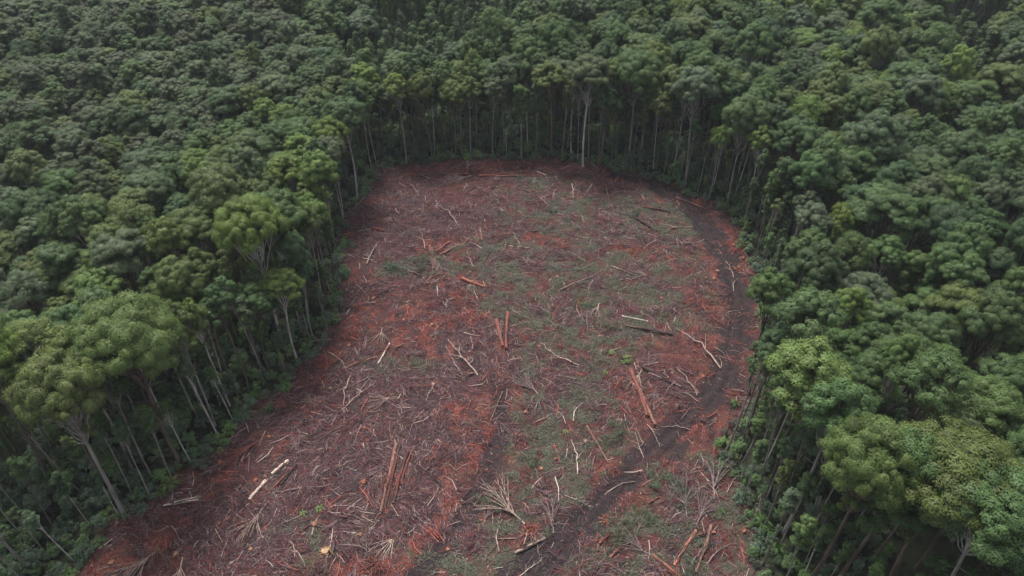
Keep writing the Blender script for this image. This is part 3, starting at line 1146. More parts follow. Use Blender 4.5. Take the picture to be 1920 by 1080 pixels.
def relate(L, first):
    """labels by the nearest landmark; alike ones are told apart by how near they lie to it"""
    cls = {}
    for g in L:
        w, n, d = where(g["px"], g["py"])
        g["_d"] = d
        cls.setdefault((first(g), w, n), []).append(g)
    for (f, w, n), M in cls.items():
        M.sort(key=lambda g: g["_d"])
        for i, g in enumerate(M):
            g["label"] = f"{f} {w} {n}" + ("" if len(M) == 1 else f", {ORD[min(i, 19)]} nearest it")


def understorey():
    N = 60000
    X = rng.uniform(-150, 150, N)
    Y = rng.uniform(30, 260, N)
    d = rim_d(X, Y)
    px, py = to_px(X, Y, 3)
    gap = np.zeros(N, bool)
    for L, w in GAPS:
        gap |= seg_dist(X, Y, L) < w + 4
    gap |= seg_dist(X, Y, GULLY) < 13
    d = d + (fbm(X, Y, 7, 51) - .5) * 8
    ok = (d > -0.8) & ((d < 20 + 8 * rng.random(N)) | gap) & (px > -200) & (px < 2120) & (py < 1350)
    X, Y, d, px, py = X[ok], Y[ok], d[ok], px[ok], py[ok]
    cell, out = {}, []
    for i in range(len(X)):
        fr = d[i] < 2.2
        sp = 1.4 if fr else 1.9
        cx, cy_ = int(X[i] // 3), int(Y[i] // 3)
        if any((X[i] - a) ** 2 + (Y[i] - b) ** 2 < sp * sp for u in (-1, 0, 1) for v in (-1, 0, 1) for a, b in cell.get((cx + u, cy_ + v), ())):
            continue
        cell.setdefault((cx, cy_), []).append((X[i], Y[i]))
        u = rng.random()
        if fr:
            kind = "bush" if u < .86 else "under"
        else:
            kind = "bush" if u < .22 else "under"
        key = f"{kind}_{rng.integers(4 if kind == 'under' else 3)}"
        s = rng.uniform(.5, 1.1) if kind == "bush" else rng.uniform(.5, .95) * (0.62 + .55 * smooth(2, 9, d[i]))
        if px[i] > 1430 and py[i] > 700 and d[i] > 3:
            s *= .62
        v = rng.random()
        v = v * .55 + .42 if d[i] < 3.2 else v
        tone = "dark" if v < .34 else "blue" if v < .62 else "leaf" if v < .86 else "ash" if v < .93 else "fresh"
        sz = (2.4 if kind == "bush" else 8) * s / math.hypot(Y[i], CAM_H)
        vis = 1 if (-20 < px[i] < 1940 and -20 < py[i] < 1110) else 0
        out.append(dict(x=X[i], y=Y[i], key=key, s=float(s), tone=tone, d=float(d[i]), px=float(px[i]), py=float(py[i]), rz=rng.uniform(0, 6.28), kind=kind, score=vis * sz * (1.5 if d[i] < 7 else .55)))
    return out


und = understorey()
und.sort(key=lambda g: -g["score"])
own = [g for g in und if g["kind"] == "under"][:230] + [g for g in und if g["kind"] == "bush"][:230]
ids = {id(g) for g in own}
rest = [g for g in und if id(g) not in ids]
print("understorey:", len(own), "+", len(rest))


def stretch_of(px, py):
    s = side_of(dict(px=px, py=py))
    if s == "back":
        return "left third of the back edge" if px < 860 else "middle of the back edge" if px < 1090 else "right third of the back edge"
    if s == "left":
        return "upper left edge" if py < 480 else "middle left edge" if py < 720 else "lower left edge"
    return "upper right edge" if py < 470 else "middle right edge" if py < 760 else "lower right edge"


cls = {}
for g in own:
    w = f"{'large' if g['s'] > .72 else 'small'} {BUSH_T[g['tone']][1]} {'bush' if g['kind'] == 'bush' else 'undergrowth tree'}, {'at the' if g['d'] < 3 else 'under gums,' if g['d'] < 9 else 'deep under gums,'} {stretch_of(g['px'], g['py'])}"
    cls.setdefault(w, []).append(g)
for w, L in cls.items():
    L.sort(key=lambda g: -g["py"])
    for i, g in enumerate(L):
        g["label"] = w if len(L) == 1 else f"{w}, {ORD[min(i, 19)]} counting upward"
for g in own:
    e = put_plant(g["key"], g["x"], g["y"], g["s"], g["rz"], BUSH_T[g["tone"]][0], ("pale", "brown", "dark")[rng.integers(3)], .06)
    tag(e, g["label"], "bush" if g["kind"] == "bush" else "small tree", "bushes along the clearing's edge" if g["kind"] == "bush" else "young trees under the gums")
PK = [k for k in PL if PL[k]["first"] is not None]
items = []
for g in rest:
    if g["key"] in PK:
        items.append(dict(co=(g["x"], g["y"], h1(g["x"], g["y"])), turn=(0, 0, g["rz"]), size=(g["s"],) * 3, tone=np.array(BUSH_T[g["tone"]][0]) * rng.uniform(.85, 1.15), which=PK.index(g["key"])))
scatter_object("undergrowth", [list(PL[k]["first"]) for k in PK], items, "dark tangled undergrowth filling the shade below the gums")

FERNS = [(322, 912, 1.1, "lime"), (305, 925, .9, "fresh"), (497, 716, .8, "fresh"), (512, 708, .7, "fresh"), (478, 742, .7, "fresh"), (628, 595, .7, "lime"), (640, 555, .7, "fresh"), (1147, 662, .6, "lime"),
         (1175, 676, .7, "lime"), (1168, 680, .5, "lime"), (1360, 832, .8, "lime"), (1372, 856, .95, "lime"), (1398, 902, .9, "fresh"), (1390, 925, .8, "lime"), (1425, 985, 1.1, "fresh"), (1440, 1000, 1.1, "fresh"),
         (1450, 1030, 1.0, "fresh"), (1405, 940, .7, "fresh"), (1185, 322, .8, "fresh"), (1215, 327, .8, "fresh"), (1200, 318, .8, "fresh"), (1240, 340, .7, "fresh"), (1365, 392, .8, "fresh"), (1330, 372, .8, "fresh"),
         (600, 955, .5, "lime"), (568, 963, .5, "lime"), (505, 768, .6, "fresh"), (1060, 812, .5, "lime"), (860, 300, .8, "ash"), (1350, 960, .6, "fresh"), (1480, 1060, 1.0, "fresh"), (1135, 700, .5, "lime"), (1375, 760, .7, "fresh"),
         (545, 690, .6, "fresh"), (430, 800, .7, "fresh"), (155, 1050, .7, "fresh")]
FT = {"lime": ((0.13, 0.19, 0.06), "bright lime"), "fresh": ((0.075, 0.14, 0.04), "fresh green"), "ash": ((0.10, 0.12, 0.07), "dull green")}
fl = []
for i, (px, py, s, t) in enumerate(FERNS):
    x, y = gp(px, py)
    fl.append(dict(x=x, y=y, px=px, py=py, s=s, t=t, key=f"fern_{i % 2}"))
relate(fl, lambda g: f"{'big' if g['s'] > .85 else 'small'} {FT[g['t']][1]} fern rosette")
for g in fl:
    e = put_plant(g["key"], g["x"], g["y"], g["s"], rng.uniform(0, 6), FT[g["t"]][0], "dark", .1)
    tag(e, g["label"], "fern", "bright ferns at the clearing's edge")

# ------------------------------------------------------------------ logs
W_PALE, W_WHITE, W_RED, W_ORANGE, W_DARK, W_GREY, W_TAN = (0.25, 0.185, 0.16), (0.40, 0.33, 0.28), (0.14, 0.050, 0.042), (0.23, 0.088, 0.062), (0.040, 0.027, 0.026), (0.15, 0.115, 0.115), (0.16, 0.088, 0.068)
WN = {W_PALE: "pale", W_WHITE: "white", W_RED: "red", W_ORANGE: "orange", W_DARK: "dark", W_GREY: "grey", W_TAN: "tan"}
LOGS = [
    (931, 603, 943, 652, .62, W_RED, "left one of the paired red logs lying side by side in mid-clearing"),
    (952, 590, 949, 655, .55, W_RED, "right one of the paired logs, slimmer and browner, in mid-clearing"),
    (743, 836, 714, 960, .36, W_TAN, "left log of the long dark log bundle, tan with white cut end"),
    (750, 838, 722, 955, .42, W_DARK, "dark middle log of the long bundle with white cut end"),
    (765, 850, 738, 945, .40, W_DARK, "dark right-hand log of the long bundle, half buried in sticks"),
    (772, 848, 752, 905, .25, W_RED, "thin red pole leaning against the right of the long bundle"),
    (1182, 696, 1213, 782, .60, W_RED, "split red log lying beside the track bend"),
    (1192, 722, 1228, 798, .52, W_TAN, "tan log pressed against the split red log"),
    (1181, 715, 1199, 738, .35, W_ORANGE, "short orange slab off the split red log's upper end"),
    (1212, 767, 1243, 750, .30, W_RED, "short red piece lying across the split red log's foot"),
    (866, 524, 906, 540, .42, W_ORANGE, "short orange log with a broken end, above the clearing's centre"),
    (806, 463, 814, 507, .45, W_RED, "leftmost upright-pointing log of the red log heap"),
    (812, 480, 820, 510, .40, W_TAN, "tan short log in front of the red log heap"),
    (818, 474, 843, 456, .42, W_RED, "red log slanting up from the middle of the log heap"),
    (826, 480, 858, 462, .42, W_RED, "outermost red log on the right of the log heap"),
    (800, 470, 838, 474, .35, W_DARK, "dark log lying crosswise in the red log heap"),
    (889, 431, 896, 449, .35, W_RED, "short red log behind the red log heap"),
    (900, 428, 903, 450, .3, W_TAN, "short tan log beyond the red log heap, beside a red one"),
    (880, 448, 866, 463, .3, W_RED, "slanting red pole between the two short logs and the heap"),
    (541, 866, 511, 890, .40, W_WHITE, "upper of the two white logs near the left edge"),
    (499, 903, 469, 938, .42, W_WHITE, "lower of the two white logs near the left edge"),
    (548, 880, 505, 925, .30, W_RED, "red-brown log lying along the two white logs"),
    (556, 872, 528, 908, .28, W_DARK, "dark pole lying along the right of the two white logs"),
    (309, 949, 372, 938, .24, W_WHITE, "lower pale cut pole at the lower left edge"),
    (328, 943, 370, 933, .22, W_WHITE, "upper pale cut pole at the lower left edge"),
    (731, 645, 709, 683, .26, W_WHITE, "short white pole lying left of mid-clearing"),
    (644, 692, 706, 671, .24, W_TAN, "tan pole in front of the short white pole"),
    (1166, 595, 1214, 604, .22, W_WHITE, "straight pale pole in the green slash"),
    (1172, 612, 1262, 630, .42, W_DARK, "long dark log sunk in slash below the straight pale pole"),
    (1205, 690, 1262, 722, .42, W_DARK, "dark log lying right of the split red log's tip"),
    (1216, 702, 1275, 726, .3, W_GREY, "grey log just above the dark one near the split red log"),
    (1022, 1010, 966, 1038, .30, W_PALE, "peeled pale log left of the track at the bottom"),
    (1222, 1042, 1285, 1090, .30, W_ORANGE, "orange peeled log at the bottom right of the track"),
    (1333, 988, 1304, 1074, .36, W_TAN, "long tan log standing out in the lower right slash"),
    (1304, 998, 1264, 1062, .36, W_ORANGE, "orange log slanting left beside the long tan log"),
    (1296, 1008, 1340, 1000, .26, W_ORANGE, "short orange piece bridging the tops of the tan and orange logs"),
    (1163, 1028, 1144, 1048, .42, W_RED, "thick short red log between track and leafy green tops"),
    (1142, 1003, 1124, 1020, .30, W_RED, "small red log at the track's right bank"),
    (1205, 390, 1255, 398, .4, W_DARK, "dark log at the upper right, near the track"),
    (1190, 410, 1230, 435, .35, W_DARK, "dark log right of centre, below the upper track"),
    (900, 331, 960, 327, .36, W_RED, "long red log lying across the far end"),
    (930, 333, 970, 331, .4, W_TAN, "tan log in front of the long red log, far end"),
    (845, 330, 880, 327, .35, W_RED, "red log left of the long red log, far end"),
    (1008, 325, 1023, 331, .4, W_PALE, "pale short log on the right of the far end"),
    (955, 462, 990, 466, .28, W_PALE, "lone pale log above the clearing's centre"),
    (700, 430, 720, 435, .4, W_RED, "dark red short log at the upper left"),
    (1268, 370, 1312, 388, .26, W_TAN, "tan pole on the upper track's outer bank"),
    (868, 590, 880, 520, .12, W_TAN, "thin tan pole pointing away left of the paired red logs"),
    (1040, 838, 1050, 868, .16, W_RED, "thin red pole in the slash right of the small side track"),
    (1100, 800, 1140, 868, .22, W_TAN, "long tan pole above the curved pale limb"),
    (902, 838, 942, 735, .16, W_TAN, "long thin tan pole lying along the small side track"),
]


def make_log(ax, ay, bx, by, r, tone, label):
    r = r * .92
    a, b = gp(ax, ay), gp(bx, by)
    z0, z1 = h1(*a) + r * .8 + .12, h1(*b) + r * .8 + .12
    mid = (a + b) / 2
    zm = max((z0 + z1) / 2, h1(*mid) + r * .8 + .1)
    o = np.array([mid[0], mid[1], h1(*mid)])
    rr = np.random.default_rng(int(ax * 7 + by))
    L = math.dist(a, b)
    P = bez((*a, z0), (*(mid + rr.normal(0, .012 * L, 2)), zm * 2 - (z0 + z1) / 2), (*b, z1), 9) - o
    P[1:-1] += rr.normal(0, r * .13, (7, 3))
    T = Tubes()
    end = tuple(np.clip(np.array(tone) * 1.3 + np.array([.12, .07, .05]), 0, .6))
    T.add(P, r * np.linspace(1.0, .74, 9) * rr.uniform(.86, 1.1, 9), 10, rough=.3, r=rr)
    lg = link("log", T.mesh("log", M_WOOD), None, o)
    lg["tone"] = tone
    for e, s in ((0, 1), (-1, -1)):
        E = Tubes()
        tn = unit(P[1] - P[0]) if e == 0 else unit(P[-1] - P[-2])
        c = P[e]
        E.add([c + tn * s * .02, c - tn * s * .05], [r * .9, r * .86], 10, cap=(1, 1, 1), rough=.1, r=rr)
        f = link("cut_end", E.mesh("cut_end", M_WOOD), lg)
        f["tone"] = end
    if r > .22:     # torn strips of bark lie along it
        S = Tubes()
        for _ in range(9):
            i = rr.integers(0, 6)
            off = np.array([rr.normal(0, r), rr.normal(0, r), r * .75])
            S.add([P[i] + off, P[i + 1] + off * rr.uniform(.8, 1.3), P[i + 2] + off * rr.uniform(.8, 1.5)], [.05, .09, .02], 4)
        q = link("bark_strip", S.mesh("bark_strip", M_WOOD), lg)
        q["tone"] = ((0.16, 0.05, 0.04), (0.045, 0.03, 0.03), (0.14, 0.10, 0.09))[rr.integers(3)]
    tag(lg, label, "log", "felled logs on the clearing")


for L_ in LOGS:
    make_log(*L_)

# ------------------------------------------------------------------ branches
BR = {}


def branch_proto(key, seed, L, r0, nside, curve, leafy=False, fan=False):
    r = np.random.default_rng(seed)
    T, LV = Tubes(), Leaves(r)
    main = bez((0, 0, r0), (L * .5, r.normal(0, curve) * L, r0 + .25 + .05 * L), (L, r.normal(0, curve) * L, .1), 9)
    main[1:-1] += r.normal(0, .012 * L, (7, 3))
    main[:, 2] = np.maximum(main[:, 2], .06)
    ends = [main[-1]]
    if fan:
        main = main[:4]
        T.add(main, np.linspace(r0, r0 * .75, 4), 6, rough=.15, r=r)
        for i in range(nside):
            a = (i / (nside - 1) - .5) * 1.5 + r.normal(0, .1)
            d = L * r.uniform(.45, .85)
            e = main[-1] + np.array([math.cos(a) * d, math.sin(a) * d, r.uniform(0, 1.0)])
            q = bez(main[r.integers(2, 4)], (main[-1] * .5 + e * .5) + np.array([r.normal(0, .3), r.normal(0, .3), r.uniform(.2, .8)]), e, 7)
            T.add(q, np.linspace(r0 * .55, r0 * .14, 7), 5)
            for _ in range(2):
                f = q[r.integers(3, 6)]
                g = f + np.array([math.cos(a + r.normal(0, .5)), math.sin(a + r.normal(0, .5)), r.uniform(-.1, .3)]) * d * .35
                T.add(bez(f, (f + g) / 2 + r.normal(0, .1, 3), g, 4), np.linspace(r0 * .25, r0 * .08, 4), 4)
                ends.append(g)
            ends.append(e)
    else:
        T.add(main, np.linspace(r0, r0 * .35, 9), 6, rough=.15, r=r)
        for i in range(nside):
            k = r.integers(2, 8)
            sg = r.choice([-1, 1])
            a = sg * r.uniform(.3, .9)
            d = L * r.uniform(.15, .4) * (1.1 - k / 12)
            e = main[k] + np.array([math.cos(a) * d, math.sin(a) * d, r.uniform(-.2, .5)])
            e[2] = max(e[2], .04)
            q = bez(main[k], (main[k] + e) / 2 + r.normal(0, .06 * d, 3), e, 6)
            T.add(q, np.linspace(r0 * .45, r0 * .12, 6), 5)
            ends.append(e)
            if r.random() < .6:
                f = q[3]
                g = f + np.array([math.cos(a * 1.7), math.sin(a * 1.7), .1]) * d * .45
                T.add(bez(f, (f + g) / 2, g, 4), np.linspace(r0 * .22, r0 * .08, 4), 4)
                ends.append(g)
    fol = None
    if leafy:
        for e in ends:
            for _ in range(3):
                c = e + r.normal(0, .45, 3) * np.array([1, 1, .5])
                c[2] = max(.15, c[2])
                LV.billow(c, r.uniform(.35, .7), (0, 0, 1), 110, .55, -.5)
        fol = LV.mesh("foliage", M_BUSH, .26, .35)
    BR[key] = (T.mesh("branch", M_WOOD), fol, L)


for i in range(6):
    branch_proto(f"stick_{i}", 200 + i, (3.0, 4.0, 5.0, 6.0, 4.5, 7.0)[i], (.07, .08, .09, .10, .075, .11)[i], i % 2, (.03, .10, .06, .03, .16, .08)[i])
for i in range(6):
    branch_proto(f"fork_{i}", 220 + i, (5, 6, 7, 8, 6, 9)[i], (.10, .11, .12, .13, .1, .14)[i], 4 + i % 4, .10)
for i in range(3):
    branch_proto(f"fan_{i}", 240 + i, (7, 8, 9)[i], (.14, .15, .17)[i], 8 + 2 * i, .05, fan=True)
for i in range(3):
    branch_proto(f"leafy_{i}", 260 + i, (6, 7, 8)[i], (.12, .13, .14)[i], 7 + i, .06, leafy=True, fan=(i != 1))
FORMW = {"stick": "bare stick", "fork": "forked branch", "fan": "fan of bare limbs", "leafy": "leafy treetop"}
NAMEW = {"stick": "fallen_stick", "fork": "fallen_branch", "fan": "fallen_branch", "leafy": "leafy_treetop"}
BRS = []


def add_branch(key, ax, ay, bx, by, tone):
    """lies with its thick end at the first photo point, tip at the second"""
    a, b = gp(ax, ay), gp(bx, by)
    BRS.append(dict(key=key, x=a[0], y=a[1], rz=math.atan2(b[1] - a[1], b[0] - a[0]), s=math.dist(a, b) / BR[key][2], tone=tone, px=(ax + bx) / 2, py=(ay + by) / 2))


for b in [("fork_3", 896, 705, 832, 640, W_PALE), ("fork_1", 867, 704, 835, 650, W_GREY), ("fork_5", 1086, 686, 1005, 648, W_PALE), ("stick_5", 1351, 690, 1282, 612, W_PALE), ("fork_2", 1307, 741, 1275, 690, W_PALE),
          ("stick_4", 1134, 926, 1192, 903, W_PALE), ("fan_2", 984, 985, 905, 925, W_PALE), ("fork_4", 974, 1078, 1018, 1048, W_WHITE), ("fan_1", 1287, 972, 1278, 898, W_GREY), ("fan_0", 1038, 1000, 1030, 930, W_GREY),
          ("leafy_2", 1222, 1045, 1165, 1000, W_GREY), ("leafy_0", 1195, 1000, 1205, 965, W_GREY), ("fan_0", 1338, 938, 1345, 860, W_GREY), ("leafy_1", 785, 516, 725, 498, W_GREY), ("fork_0", 688, 496, 708, 455, W_PALE),
          ("fork_2", 796, 468, 792, 430, W_PALE), ("fork_3", 886, 500, 872, 470, W_PALE), ("stick_3", 1207, 831, 1183, 795, W_PALE), ("fork_1", 1207, 856, 1190, 810, W_PALE), ("stick_5", 1083, 890, 1082, 825, W_WHITE),
          ("stick_5", 860, 425, 825, 378, W_GREY), ("fork_5", 608, 955, 690, 950, W_PALE), ("stick_4", 613, 660, 650, 700, W_PALE), ("stick_1", 690, 1020, 708, 975, W_WHITE), ("stick_2", 858, 886, 825, 850, W_TAN),
          ("stick_3", 622, 885, 668, 858, W_PALE), ("fork_2", 572, 1062, 540, 1000, W_PALE), ("stick_5", 660, 700, 630, 775, W_PALE), ("fork_3", 660, 725, 720, 695, W_GREY), ("fork_4", 640, 770, 700, 720, W_PALE),
          ("stick_2", 1055, 772, 1035, 748, W_ORANGE), ("stick_1", 1075, 790, 1090, 755, W_WHITE), ("stick_3", 1000, 795, 1050, 772, W_PALE), ("fork_1", 1010, 745, 985, 700, W_GREY), ("fan_1", 1010, 740, 960, 705, W_GREY),
          ("fork_0", 1362, 925, 1380, 890, W_PALE), ("fan_1", 1305, 985, 1330, 930, W_GREY), ("stick_2", 905, 1055, 945, 1010, W_TAN), ("stick_1", 936, 1035, 938, 975, W_PALE), ("stick_0", 820, 930, 835, 915, W_PALE),
          ("fork_2", 1375, 520, 1365, 490, W_PALE), ("stick_1", 1376, 545, 1382, 520, W_PALE), ("stick_3", 1310, 560, 1294, 545, W_PALE), ("stick_5", 1050, 545, 1130, 520, W_GREY), ("stick_4", 1145, 500, 1180, 522, W_PALE),
          ("stick_2", 565, 965, 520, 985, W_PALE), ("fork_5", 1325, 1060, 1380, 1010, W_GREY), ("leafy_2", 905, 985, 930, 945, W_GREY), ("leafy_0", 1260, 960, 1250, 905, W_GREY), ("leafy_1", 1010, 905, 1000, 865, W_GREY)]:
    add_branch(*b)
tries = 0
while len(BRS) < 285 and tries < 9000:
    tries += 1
    y = 52 + 165 * random.random() ** 1.25
    x = random.uniform(-75, 65)
    if float(rim_d(np.array([x]), np.array([y]))[0]) > -1.5 or float(track_amount(np.array([x]), np.array([y]))[0]) > .5:
        continue
    px, py = to_px(x, y)
    if not (5 < px < 1915 and py < 1075):
        continue
    g, l, o = [float(q[0]) for q in zones(np.array([x]), np.array([y]))]
    if any(math.hypot(b["px"] - px, (b["py"] - py)) < 16 for b in BRS):
        continue
    u = random.random()
    kind = "leafy" if (g > .5 and u < .16) else "fan" if u < .12 else "fork" if u < .42 else "stick"
    key = f"{kind}_{random.randrange(3 if kind in ('fan', 'leafy') else 6)}"
    v = random.random()
    tone = W_PALE if v < .42 else W_GREY if v < .66 else W_TAN if v < .8 else W_WHITE if v < .87 else W_RED
    ang = (fbm(np.array([x]), np.array([y]), 22, 71)[0] * 2.2 + .2) * PI + random.gauss(0, .6)
    BRS.append(dict(key=key, x=x, y=y, rz=ang, s=random.uniform(.55, 1.05), tone=tone, px=float(px), py=float(py)))
relate(BRS, lambda g: f"{WN[g['tone']]} {FORMW[g['key'].split('_')[0]]}")
for g in BRS:
    k = g["key"].split("_")[0]
    me, fol, L = BR[g["key"]]
    tip = (g["x"] + math.cos(g["rz"]) * L * g["s"], g["y"] + math.sin(g["rz"]) * L * g["s"])
    za, zb = h1(g["x"], g["y"]), h1(*tip)
    rot = (0, -math.atan2(zb - za, L * g["s"]), g["rz"])
    if fol is None:
        o = link(NAMEW[k], me)
        o["tone"] = g["tone"]
    else:
        o = bpy.data.objects.new(NAMEW[k], None)
        COL.objects.link(o)
        a = link("branch", me, o)
        a["tone"] = g["tone"]
        f = link("foliage", fol, o)
        f["tone"] = [q * rng.uniform(.9, 1.15) for q in (0.058, 0.082, 0.046)]
    o.location = (g["x"], g["y"], za + .05)
    o.rotation_euler = rot
    o.scale = (g["s"],) * 3
    tag(o, g["label"], {"stick": "stick", "fork": "branch", "fan": "branch", "leafy": "treetop"}[k], {"stick": "sticks strewn on the clearing", "leafy": "leafy treetops left on the clearing"}.get(k, "dead branches strewn on the clearing"))

# ------------------------------------------------------------------ stumps
STUMPS = [(413, 868, 1), (428, 974, .8), (410, 982, .7), (210, 1056, 1.1), (128, 1076, .9), (146, 1074, .8), (812, 722, 1), (752, 722, .8), (688, 868, .9), (682, 905, 1.2), (612, 1036, 1.7), (590, 984, 1.3), (738, 1010, 1.1),
          (676, 1004, 1), (690, 826, .8), (1125, 632, .9), (1098, 829, .9), (1040, 838, .7), (1123, 826, .7), (1042, 862, .6), (1318, 706, 1), (1175, 672, 1.1), (1230, 475, .9), (1338, 524, 1.1), (1375, 461, 1), (1392, 486, 1),
          (1324, 523, 1), (1345, 510, 1), (620, 730, 1), (655, 648, .9), (700, 560, .9), (730, 395, .9), (810, 610, .9), (757, 600, .8), (968, 815, .7), (1015, 880, .8), (930, 1008, .7), (700, 770, .8), (560, 915, .8), (480, 900, .8),
          (505, 820, .9), (600, 790, .7), (855, 760, .9), (985, 775, .8), (1260, 700, .7), (1395, 998, .9), (1255, 885, .8), (1310, 895, .8), (1010, 650, .7), (1130, 540, .8), (1045, 520, .8), (960, 425, .8), (885, 385, .8), (770, 350, .8),
          (1090, 372, .8), (1170, 385, .7), (1250, 420, .8), (650, 545, .8), (660, 470, .9), (880, 660, .7), (1350, 900, .7), (840, 1030, .8), (470, 1030, .9), (330, 1040, .9), (1240, 560, .7)]
STUMP_MESH = []


def stump_proto(i):
    r = np.random.default_rng(300 + i)
    T, C = Tubes(), Tubes()
    a = np.linspace(0, 2 * PI, 12, endpoint=False)
    T.add([(0, 0, -.3), (0, 0, .08), (r.normal(0, .03), r.normal(0, .03), .34), (0, 0, .5)], [.66, .52, .44, .42], 12, rough=.22, r=r)
    C.add([(0, 0, .44), (0, 0, .53)], [.41, .40], 12, cap=(1, 1, 1), rough=.16, r=r)
    for k in range(12 + 5 * i):        # torn splinters round the cut
        an, R = r.uniform(0, 6.28), r.uniform(.15, .42)
        p = np.array([R * math.cos(an), R * math.sin(an), .48])
        C.add([p, p + np.array([math.cos(an) * .12, math.sin(an) * .12, r.uniform(.1, .35)])], [.06, .012], 4)
    for k in range(14):
        an = r.uniform(0, 6.28)
        p = np.array([math.cos(an), math.sin(an), 0]) * r.uniform(.38, .46) + np.array([0, 0, .36])
        q = p + np.array([r.normal(0, .3), r.normal(0, .3), .05])
        C.add([p, q], [.05, .03], 4)
    STUMP_MESH.append((T.mesh("stump", M_WOOD), C.mesh("cut_face", M_WOOD)))


for i in range(3):
    stump_proto(i)
sl = []
for i, (px, py, s) in enumerate(STUMPS):
    x, y = gp(px, py)
    sl.append(dict(x=x, y=y, px=px, py=py, s=s, i=i % 3))
relate(sl, lambda g: ("broad splintered" if g["s"] > 1.15 else "orange-topped" if g["s"] > .85 else "small orange-topped") + " stump")
for g in sl:
    o = link("stump", STUMP_MESH[g["i"]][0])
    o["tone"] = (0.13, 0.07, 0.055)
    c = link("cut_face", STUMP_MESH[g["i"]][1], o)
    t = np.array([(0.27, 0.115, 0.075), (0.28, 0.15, 0.105), (0.23, 0.085, 0.06)][rng.integers(3)])
    if (g["px"], g["py"]) in ((612, 1036),):
        t = np.array((0.32, 0.21, 0.125))
    c["tone"] = [float(v) for v in t * rng.uniform(.8, 1.1)]
    o.location = (g["x"], g["y"], h1(g["x"], g["y"]) - .02)
    o.rotation_euler = (rng.normal(0, .08), rng.normal(0, .08), rng.uniform(0, 6))
    o.scale = (g["s"] * rng.uniform(.85, 1.2), g["s"] * rng.uniform(.85, 1.2), g["s"] * rng.uniform(.7, 1.2))
    tag(o, g["label"], "stump", "cut stumps across the clearing")

# ------------------------------------------------------------------ heaps of torn wood
HEAPS = [(992, 992, 1.9, W_ORANGE, "orange splinter heap at the foot of the fan of bleached branches"), (1187, 474, 2.0, W_ORANGE, "red splinter heap alone in the right half of the clearing"), (695, 1066, 2.6, W_RED, "bottom splinter heap, wide and red-brown"),
         (722, 955, 1.2, W_ORANGE, "orange torn wood at the foot of the long dark log bundle"), (905, 788, 1.6, W_RED, "red splinter heap left of the small side track"), (728, 412, 1.4, W_ORANGE, "orange torn wood at the upper left of the clearing"),
         (446, 985, 1.0, W_RED, "low red shard heap near the lower left edge"), (1050, 650, 1.5, W_RED, "dark red shard heap right of the paired red logs"), (880, 575, 1.6, W_RED, "red shard heap just behind the paired red logs"),
         (1345, 600, 1.5, W_ORANGE, "orange shard heap along the right side of the track"), (1318, 640, 1.2, W_RED, "red shards left of the track's straight stretch"), (1090, 560, 1.0, W_RED, "red shards in the middle of the green slash"),
         (1310, 380, 1.4, W_ORANGE, "orange torn roots on the upper track's outer bank"), (925, 354, .9, W_DARK, "dark upturned root plate near the far end"), (482, 937, 1.0, W_ORANGE, "orange shards below the two white logs"),
         (585, 728, 1.3, W_RED, "red shards by the left edge bulge"), (1215, 690, 1.1, W_RED, "red shards round the split red log's tip"), (655, 440, 1.3, W_ORANGE, "orange root crown pushed against the upper left edge"), (1330, 700, 1.0, W_RED, "red shards above the track bend"),
         (1385, 505, 1.3, W_ORANGE, "pinkish torn root beside the upper track"), (1250, 870, 1.1, W_RED, "red shards on the track's bank above its bend"), (370, 936, .8, W_PALE, "pale splintered butt at the end of the pale cut poles"),
         (1132, 650, .7, W_RED, "small red shards beside a bright lime fern"), (740, 375, 1.0, W_RED, "red shards behind the upper left torn wood"), (1135, 975, 1.0, W_ORANGE, "orange shards at the track's edge near the leafy tops")]
for (px, py, R, tone, label) in HEAPS:
    x, y = gp(px, py)
    r = np.random.default_rng(int(px * 3 + py))
    T = Tubes()
    n = int(34 * R)
    for k in range(n):
        a, d = r.uniform(0, 6.28), R * math.sqrt(r.random()) * .8
        p = np.array([d * math.cos(a), d * math.sin(a), .05 + .38 * max(0, R - d) * r.random()])
        b_, el = r.uniform(0, 6.28), r.normal(.1, .3)
        L = r.uniform(.4, 1.5)
        q = p + np.array([math.cos(b_) * math.cos(el), math.sin(b_) * math.cos(el), math.sin(el)]) * L
        c = np.clip(r.uniform(.55, 1.25) * np.array([1, r.uniform(.8, 1.25), r.uniform(.8, 1.2)]), 0, 1.6)
        T.add([p, (p + q) / 2 + r.normal(0, .05, 3), q], np.array([.06, .085, .02]) * r.uniform(.6, 1.4), 4, color=c)
    o = link("splinter_heap", T.mesh("splinter_heap", M_WOOD), None, (x, y, h1(x, y)))
    o["tone"] = tone
    tag(o, label, "wood heap", "heaps of torn wood")

